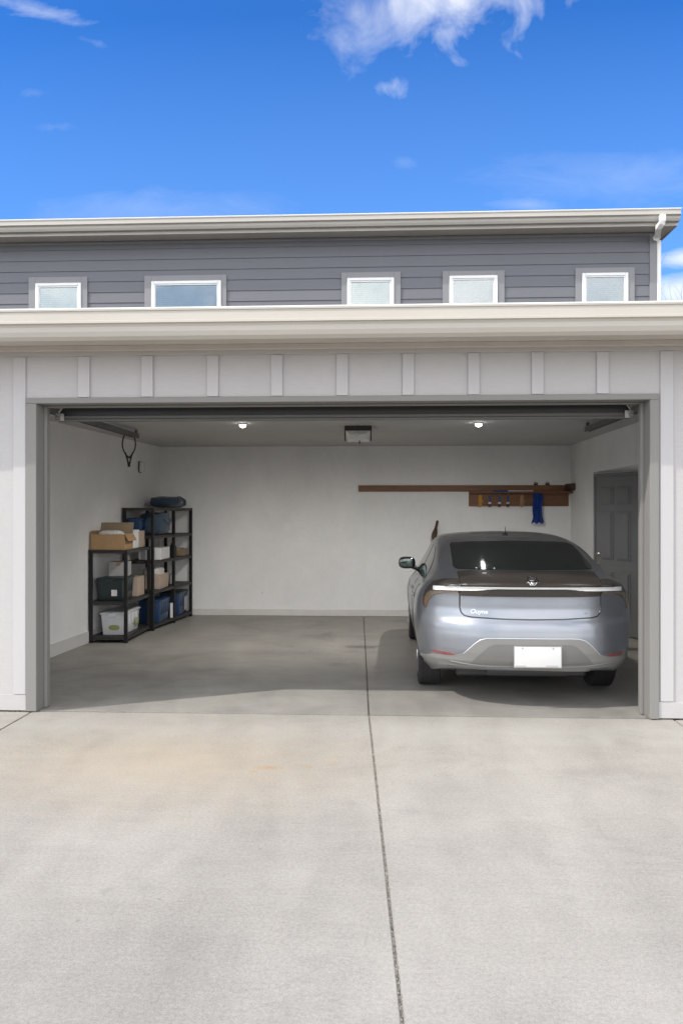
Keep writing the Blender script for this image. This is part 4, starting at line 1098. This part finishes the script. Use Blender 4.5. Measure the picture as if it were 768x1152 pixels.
# lower valance and its recess
va = [(.93, .20), (.93, .38), (.87, .415), (.80, .446), (.66, .449), (.60, .462), (.55, .49), (.47, .56), (.43, .592), (.38, .606), (.30, .610), (-.30, .610), (-.38, .606), (-.43, .592), (-.47, .56), (-.55, .49), (-.60, .462), (-.66, .449), (-.80, .446), (-.87, .415), (-.93, .38), (-.93, .20)]
vl = patch('rear_valance', [(x, max(z, .315)) for x, z in va], M['valance'], off=.009, res=.03)
patch('valance_recess', [(-.50, .40), (.50, .40), (.46, .45), (.36, .545), (.31, .566), (-.31, .566), (-.36, .545), (-.46, .45)], M['valance2'], off=.0115, res=.03)
line_on('chrome_strip', [(-.66, .402), (-.52, .388), (-.40, .378), (.40, .378), (.52, .388), (.66, .402)], .007, M['valance'], .009)
line_on('bumper_crease', [(-.56, .475), (-.47, .566), (-.43, .597), (-.38, .612), (-.30, .616), (.30, .616), (.38, .612), (.43, .597), (.47, .566), (.56, .475)], .004, M['badge'], .006)
# plate
py0 = surf(0.03, .46).y
PL = B(); PL.box(-.155, .225, py0 - .024, py0 - .017, .380, .552, .006, 2); PL.smooth = True; plate = PL.build('number_plate', M['plate'], CAR)
b = B(); 
for (xx, zz_) in ((-.09, .540), (.16, .540)): b.lathe([(.007, 0), (.007, -.004), (.003, -.006)], (xx, py0 - .024, zz_), 'y', 10)
b.build('bolt', M['steel'], plate)
b = B(); X0, X1, Z0, Z1 = -.162, .232, .373, .559; w_ = .0065
b.box(X0, X1, py0 - .026, py0 - .010, Z0, Z0 + w_, .002); b.box(X0, X1, py0 - .026, py0 - .010, Z1 - w_, Z1, .002); b.box(X0, X0 + w_, py0 - .026, py0 - .010, Z0 + w_, Z1 - w_, .002); b.box(X1 - w_, X1, py0 - .026, py0 - .010, Z0 + w_, Z1 - w_, .002)
b.build('plate_frame', M['chrome'], plate)
b = B(); b.box(-.145, -.06, py0 - .0252, py0 - .0242, .386, .394, .0); b.box(.10, .20, py0 - .0252, py0 - .0242, .386, .396, .0); b.build('sticker', M['greybox'], plate)
# emblem : crown like ovals
def ell(bb, cx_, cz_, rx_, rz_, r, tilt=0.0):
    pts_ = []
    for k in range(28):
        a_ = 2 * math.pi * k / 28; x = rx_ * math.cos(a_); z = rz_ * math.sin(a_)
        pts_.append(surf(cx_ + x * math.cos(tilt) - z * math.sin(tilt), cz_ + x * math.sin(tilt) + z * math.cos(tilt), .012))
    bb.tube(pts_, r, 6, True)
b = B(); zE_ = 1.095; ell(b, 0, zE_, .044, .024, .0036); ell(b, 0, zE_ + .006, .026, .011, .003); ell(b, 0, zE_, .012, .022, .003)
b.build('emblem', M['chrome'], CAR)
def text_on(txt, x, z, size, m, name, parent, shear=0.0):
    cu = bpy.data.curves.new(name, 'FONT'); cu.body = txt; cu.size = size; cu.extrude = .002; cu.offset = .0012; cu.shear = shear; cu.align_x = 'LEFT'
    t_ = bpy.data.objects.new(name, cu); COL.objects.link(t_)
    dg_ = bpy.context.evaluated_depsgraph_get(); m_ = bpy.data.meshes.new_from_object(t_.evaluated_get(dg_)); bpy.data.objects.remove(t_); bpy.data.curves.remove(cu)
    for v in m_.vertices:
        s3 = surf(x + v.co.x, z + v.co.y, .003 + v.co.z); v.co = s3
    m_.materials.clear(); m_.materials.append(m); o_ = bpy.data.objects.new(name, m_); COL.objects.link(o_); o_.parent = parent
text_on('Ouyne', -.505, .815, .052, M['badge'], 'lettering', CAR, .2)
text_on('~', .44, .812, .04, M['valance'], 'small_script', CAR, .2)
# high mounted washer nubs on the glass base and antenna
b = B()
for xx in (-.42, -.27):
    s3 = surf(xx, 1.178, .004); b.lathe([(.008, 0), (.007, .006), (.003, .009)], s3, 'z', 8)
b.build('bump_stop', M['badge'], CAR)
b = B(); b.sell((0, 1.62, 1.447), (.028, .075, .018), .8, 16, 10); b.tube([(0, 1.60, 1.45), (-.004, 1.55, 1.49), (-.012, 1.52, 1.53)], [.006, .004, .003], 6); b.build('antenna', M['blackplastic'], CAR)
b = B(); b.tube([(-.47, 1.44, 1.385), (-.2, 1.42, 1.425), (0, 1.415, 1.43), (.2, 1.42, 1.425), (.47, 1.44, 1.385)], .006, 6); b.build('roof_seam', M['carblack'], CAR)
# side glass, windscreen, door lines
for s_ in (-1, 1):
    patch('side_window', [(.93, 1.045), (1.86, 1.005), (1.86, 1.335), (1.55, 1.325), (1.22, 1.235)], M['carglass'], 'x', off=.004, side=s_)
    patch('side_window', [(1.93, 1.003), (3.02, .985), (3.20, .99), (2.92, 1.215), (2.62, 1.315), (2.35, 1.34), (1.93, 1.338)], M['carglass'], 'x', off=.004, side=s_)
    pts_ = lambda yy, zz_: (lambda h: h)(BV.ray_cast(Vector((2 * s_, yy, zz_)), Vector((-s_, 0, 0)))[0])
    for yy in (1.10, 1.90, 3.12):
        b = B(); q = [pts_(yy + (.08 if yy < 1.5 else 0) * (1 - k / 10), .36 + k * .062) for k in range(11)]; b.tube([v for v in q if v is not None], .0045, 6)
        b.build('door_seam', M['carblack'], CAR)
    for yy in (1.28, 2.12):
        h = pts_(yy, .86); b = B(); b.box(h.x + s_ * .012 - .008, h.x + s_ * .012 + .008, yy - .10, yy + .10, .85, .875, .006, 2); b.smooth = True; b.build('door_handle', M['paint'], CAR)
    # mirror
    mr = B(); mr.sell((s_ * .955, 3.02, 1.065), (.10, .055, .073), .7, 28, 16); mo = mr.build('side_mirror', M['carblack'], CAR)
    b = B(); b.sell((s_ * .955, 2.966, 1.065), (.088, .012, .061), .7, 24, 12); b.build('mirror_glass', M['mirror'], mo)
    b = B(); b.tube([(s_ * .845, 3.05, 1.0), (s_ * .90, 3.04, 1.015), (s_ * .95, 3.03, 1.03)], [.03, .024, .02], 10); b.build('mirror_arm', M['carblack'], mo)
patch('windscreen', [(-.64, 1.06), (.64, 1.06), (.50, 1.36), (0, 1.385), (-.50, 1.36)], M['carglass'], 'y', off=.004, side=-1)
for s_ in (-1, 1):
    f = (lambda P_: P_) if s_ > 0 else mirr
    patch('headlight', f([(.45, .60), (.66, .62), (.78, .69), (.70, .70), (.50, .66)]), M['lightbar'], 'y', off=.005, side=-1)
# wheels
def wheel(x, y, s_):
    W_ = .215; o_ = B(); prof = [(.225, -W_ / 2 + .012), (.24, -W_ / 2 + .002), (.31, -W_ / 2 + .004), (.328, -W_ / 2 + .018), (WR, -W_ / 2 + .04), (WR, W_ / 2 - .04), (.328, W_ / 2 - .018), (.31, W_ / 2 - .004), (.24, W_ / 2 - .002), (.225, W_ / 2 - .012)]
    o_.lathe(prof, (0, 0, 0), 'x', 48)
    wh = o_.build('wheel', M['rubber'], CAR); wh.location = (x, y, WR)
    bb = B()
    for k in range(4):
        xx = -.066 + k * .044; bb.tube([(xx, WR * math.cos(t * math.pi / 24), WR * math.sin(t * math.pi / 24)) for t in range(48)], .0022, 5, True)
    bb.build('tread_groove', M['blackmetal'], wh)
    bb = B(); e_ = s_ * (W_ / 2 - .004)
    bb.lathe([(.232, e_ - s_ * .03), (.232, e_), (.215, e_ + s_ * .002), (.205, e_ - s_ * .03)] if s_ > 0 else [(.205, e_ - s_ * .03), (.215, e_ + s_ * .002), (.232, e_), (.232, e_ - s_ * .03)], (0, 0, 0), 'x', 40)
    for k in range(5):
        a_ = 2 * math.pi * k / 5
        for da in (-.12, .12):
            bb.tube([(e_ - s_ * .012, .04 * math.cos(a_), .04 * math.sin(a_)), (e_ - s_ * .006, .21 * math.cos(a_ + da), .21 * math.sin(a_ + da))], [.018, .013], 6)
    bb.lathe([(.05, e_ - s_ * .04), (.045, e_ - s_ * .002), (.02, e_ + s_ * .002)], (0, 0, 0), 'x', 20)
    bb.build('rim', M['rim'], wh)
for yy in (RA, FA_):
    for s_ in (-1, 1): wheel(s_ * .80, yy, s_)
b = B(); b.box(-.58, .58, .62, 4.3, .17, .27, .02); b.box(-.35, .35, .30, .60, .24, .36, .03, 2); b.build('underbody', M['blackplastic'], CAR)

# ------------------------------------------------------------------ sun and sky
SD = Vector((2.0, 1.0, -2.1)).normalized()
sl = bpy.data.lights.new('sun', 'SUN'); sl.energy = 2.0; sl.angle = R(0.55); sl.color = (1.0, .94, .86)
so = bpy.data.objects.new('sun', sl); COL.objects.link(so); so.rotation_euler = SD.to_track_quat('-Z', 'Y').to_euler()
w = bpy.data.worlds.new('World'); SC.world = w; w.use_nodes = True; t = NT(w)
bg = t.n['Background']; bg.inputs[1].default_value = 0.15
sky = t.n.new('ShaderNodeTexSky'); sky.sky_type = 'NISHITA'; sky.sun_disc = False
sky.sun_elevation = math.asin(-SD.z); sky.sun_rotation = math.atan2(-SD.x, -SD.y) % (2 * math.pi)
sky.air_density = 1.0; sky.dust_density = 0.3; sky.ozone_density = 2.0; sky.altitude = 300
tc = t.n.new('ShaderNodeTexCoord'); sp = t.n.new('ShaderNodeSeparateXYZ'); t.link(tc.outputs['Generated'], sp.inputs[0])
yy = t.math('MAXIMUM', sp.outputs[1], 0.02)
u = t.math('DIVIDE', sp.outputs[0], yy); v = t.math('DIVIDE', sp.outputs[2], yy)
cmb = t.n.new('ShaderNodeCombineXYZ'); t.link(u, cmb.inputs[0]); t.link(v, cmb.inputs[1])
uv = cmb.outputs[0]
def uvof(px, py): d = ray(px, py); return d.x / d.y, d.z / d.y
def blob(px, py, rx, ry, ang=0.0):
    cu, cv = uvof(px, py)
    du = t.math('SUBTRACT', u, cu); dv_ = t.math('SUBTRACT', v, cv)
    ca, sa = math.cos(ang), math.sin(ang)
    a = t.math('ADD', t.math('MULTIPLY', du, ca * F / rx), t.math('MULTIPLY', dv_, sa * F / rx))
    b_ = t.math('ADD', t.math('MULTIPLY', du, -sa * F / ry), t.math('MULTIPLY', dv_, ca * F / ry))
    d = t.math('SQRT', t.math('ADD', t.math('MULTIPLY', a, a), t.math('MULTIPLY', b_, b_)))
    return t.math('SUBTRACT', 1.0, d)
n1 = t.noise(13, 7, 0.56, uv, 0.5); n2 = t.noise(28, 5, 0.58, uv, 0.5)
mp = t.n.new('ShaderNodeMapping'); mp.inputs['Scale'].default_value = (1, 3.2, 1); mp.inputs['Rotation'].default_value = (0, 0, .25); t.link(uv, mp.inputs[0])
n3 = t.noise(9, 8, 0.65, mp.outputs[0], 0.7)
def dens(mask, n, gain, bias, noise_amt):
    return t.math('MULTIPLY', t.math('ADD', t.math('MULTIPLY', mask, 1.0), t.math('ADD', t.math('MULTIPLY', t.math('SUBTRACT', n, 0.5), noise_amt), bias)), gain, clamp=True)
c_ = None
def addc(d, amp=1.0):
    global c_
    d = t.math('MULTIPLY', d, amp); c_ = d if c_ is None else t.math('MAXIMUM', c_, d)
addc(dens(blob(520, -6, 92, 70), n1, .85, .02, 2.8), .86)
addc(dens(blob(402, 18, 66, 46, .3), n1, .7, .0, 3.0), .52)
addc(dens(blob(437, 97, 26, 14), n2, .8, -.12, 3.0), .40)
addc(dens(blob(35, 9, 80, 11, -.28), n3, .8, -.15, 3.2), .34)
addc(dens(blob(103, 46, 26, 6, -.3), n2, .9, -.15, 2.6), .13)
addc(dens(blob(62, 142, 36, 7), n2, .9, -.2, 2.8), .08)
addc(dens(blob(40, 104, 26, 6), n2, .9, -.2, 2.8), .06)
addc(dens(blob(453, 182, 22, 8), n2, .9, -.2, 2.8), .07)
addc(dens(blob(590, 230, 60, 12), n3, 1.0, -.2, 2.6), .20)
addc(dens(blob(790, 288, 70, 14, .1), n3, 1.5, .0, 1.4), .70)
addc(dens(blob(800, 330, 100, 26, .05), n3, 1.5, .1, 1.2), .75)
addc(dens(blob(180, 235, 200, 30), n3, .7, -.15, 1.6), .22)
addc(dens(blob(700, 200, 200, 40), n3, .7, -.15, 1.6), .20)
# away from the sun the sky is deep blue; the unseen sunward side has haze and bright cloud added to light the garage
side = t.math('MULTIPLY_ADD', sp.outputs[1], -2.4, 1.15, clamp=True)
deep = t.mix(1.0, sky.outputs[0], (0.18, 0.53, 1.0), 'MULTIPLY')
elv = t.math('MULTIPLY_ADD', v, -1.9, 1.15, clamp=True)
deep = t.mix(t.math('MULTIPLY', elv, 0.65), deep, (1.35, 2.65, 5.2))
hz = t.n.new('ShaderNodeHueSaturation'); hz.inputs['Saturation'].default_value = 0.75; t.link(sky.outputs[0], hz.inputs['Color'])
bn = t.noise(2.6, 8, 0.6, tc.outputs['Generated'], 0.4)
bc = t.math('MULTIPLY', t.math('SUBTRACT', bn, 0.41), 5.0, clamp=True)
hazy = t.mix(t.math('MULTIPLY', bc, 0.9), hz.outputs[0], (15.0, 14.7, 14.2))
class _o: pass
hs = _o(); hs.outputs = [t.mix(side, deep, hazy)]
shade = t.math('MULTIPLY_ADD', n2, 1.2, 4.3)
cc = t.n.new('ShaderNodeVectorMath'); cc.operation = 'SCALE'; cc.inputs[0].default_value = (1.0, 1.02, 1.07); t.link(shade, cc.inputs['Scale'])
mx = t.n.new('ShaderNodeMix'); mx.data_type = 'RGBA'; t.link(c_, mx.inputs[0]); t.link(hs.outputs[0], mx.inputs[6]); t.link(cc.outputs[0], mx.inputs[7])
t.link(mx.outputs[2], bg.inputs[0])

SC.view_settings.view_transform = 'Standard'; SC.view_settings.look = 'None'; SC.view_settings.gamma = 1.0
SC.view_settings.exposure = 0.60
SC.view_settings.use_curve_mapping = False
SC.render.engine = 'CYCLES'
SC.cycles.max_bounces = 10; SC.cycles.diffuse_bounces = 7; SC.cycles.transparent_max_bounces = 12; SC.cycles.glossy_bounces = 4
SC.cycles.use_denoising = True
SC.cycles.sample_clamp_indirect = 8
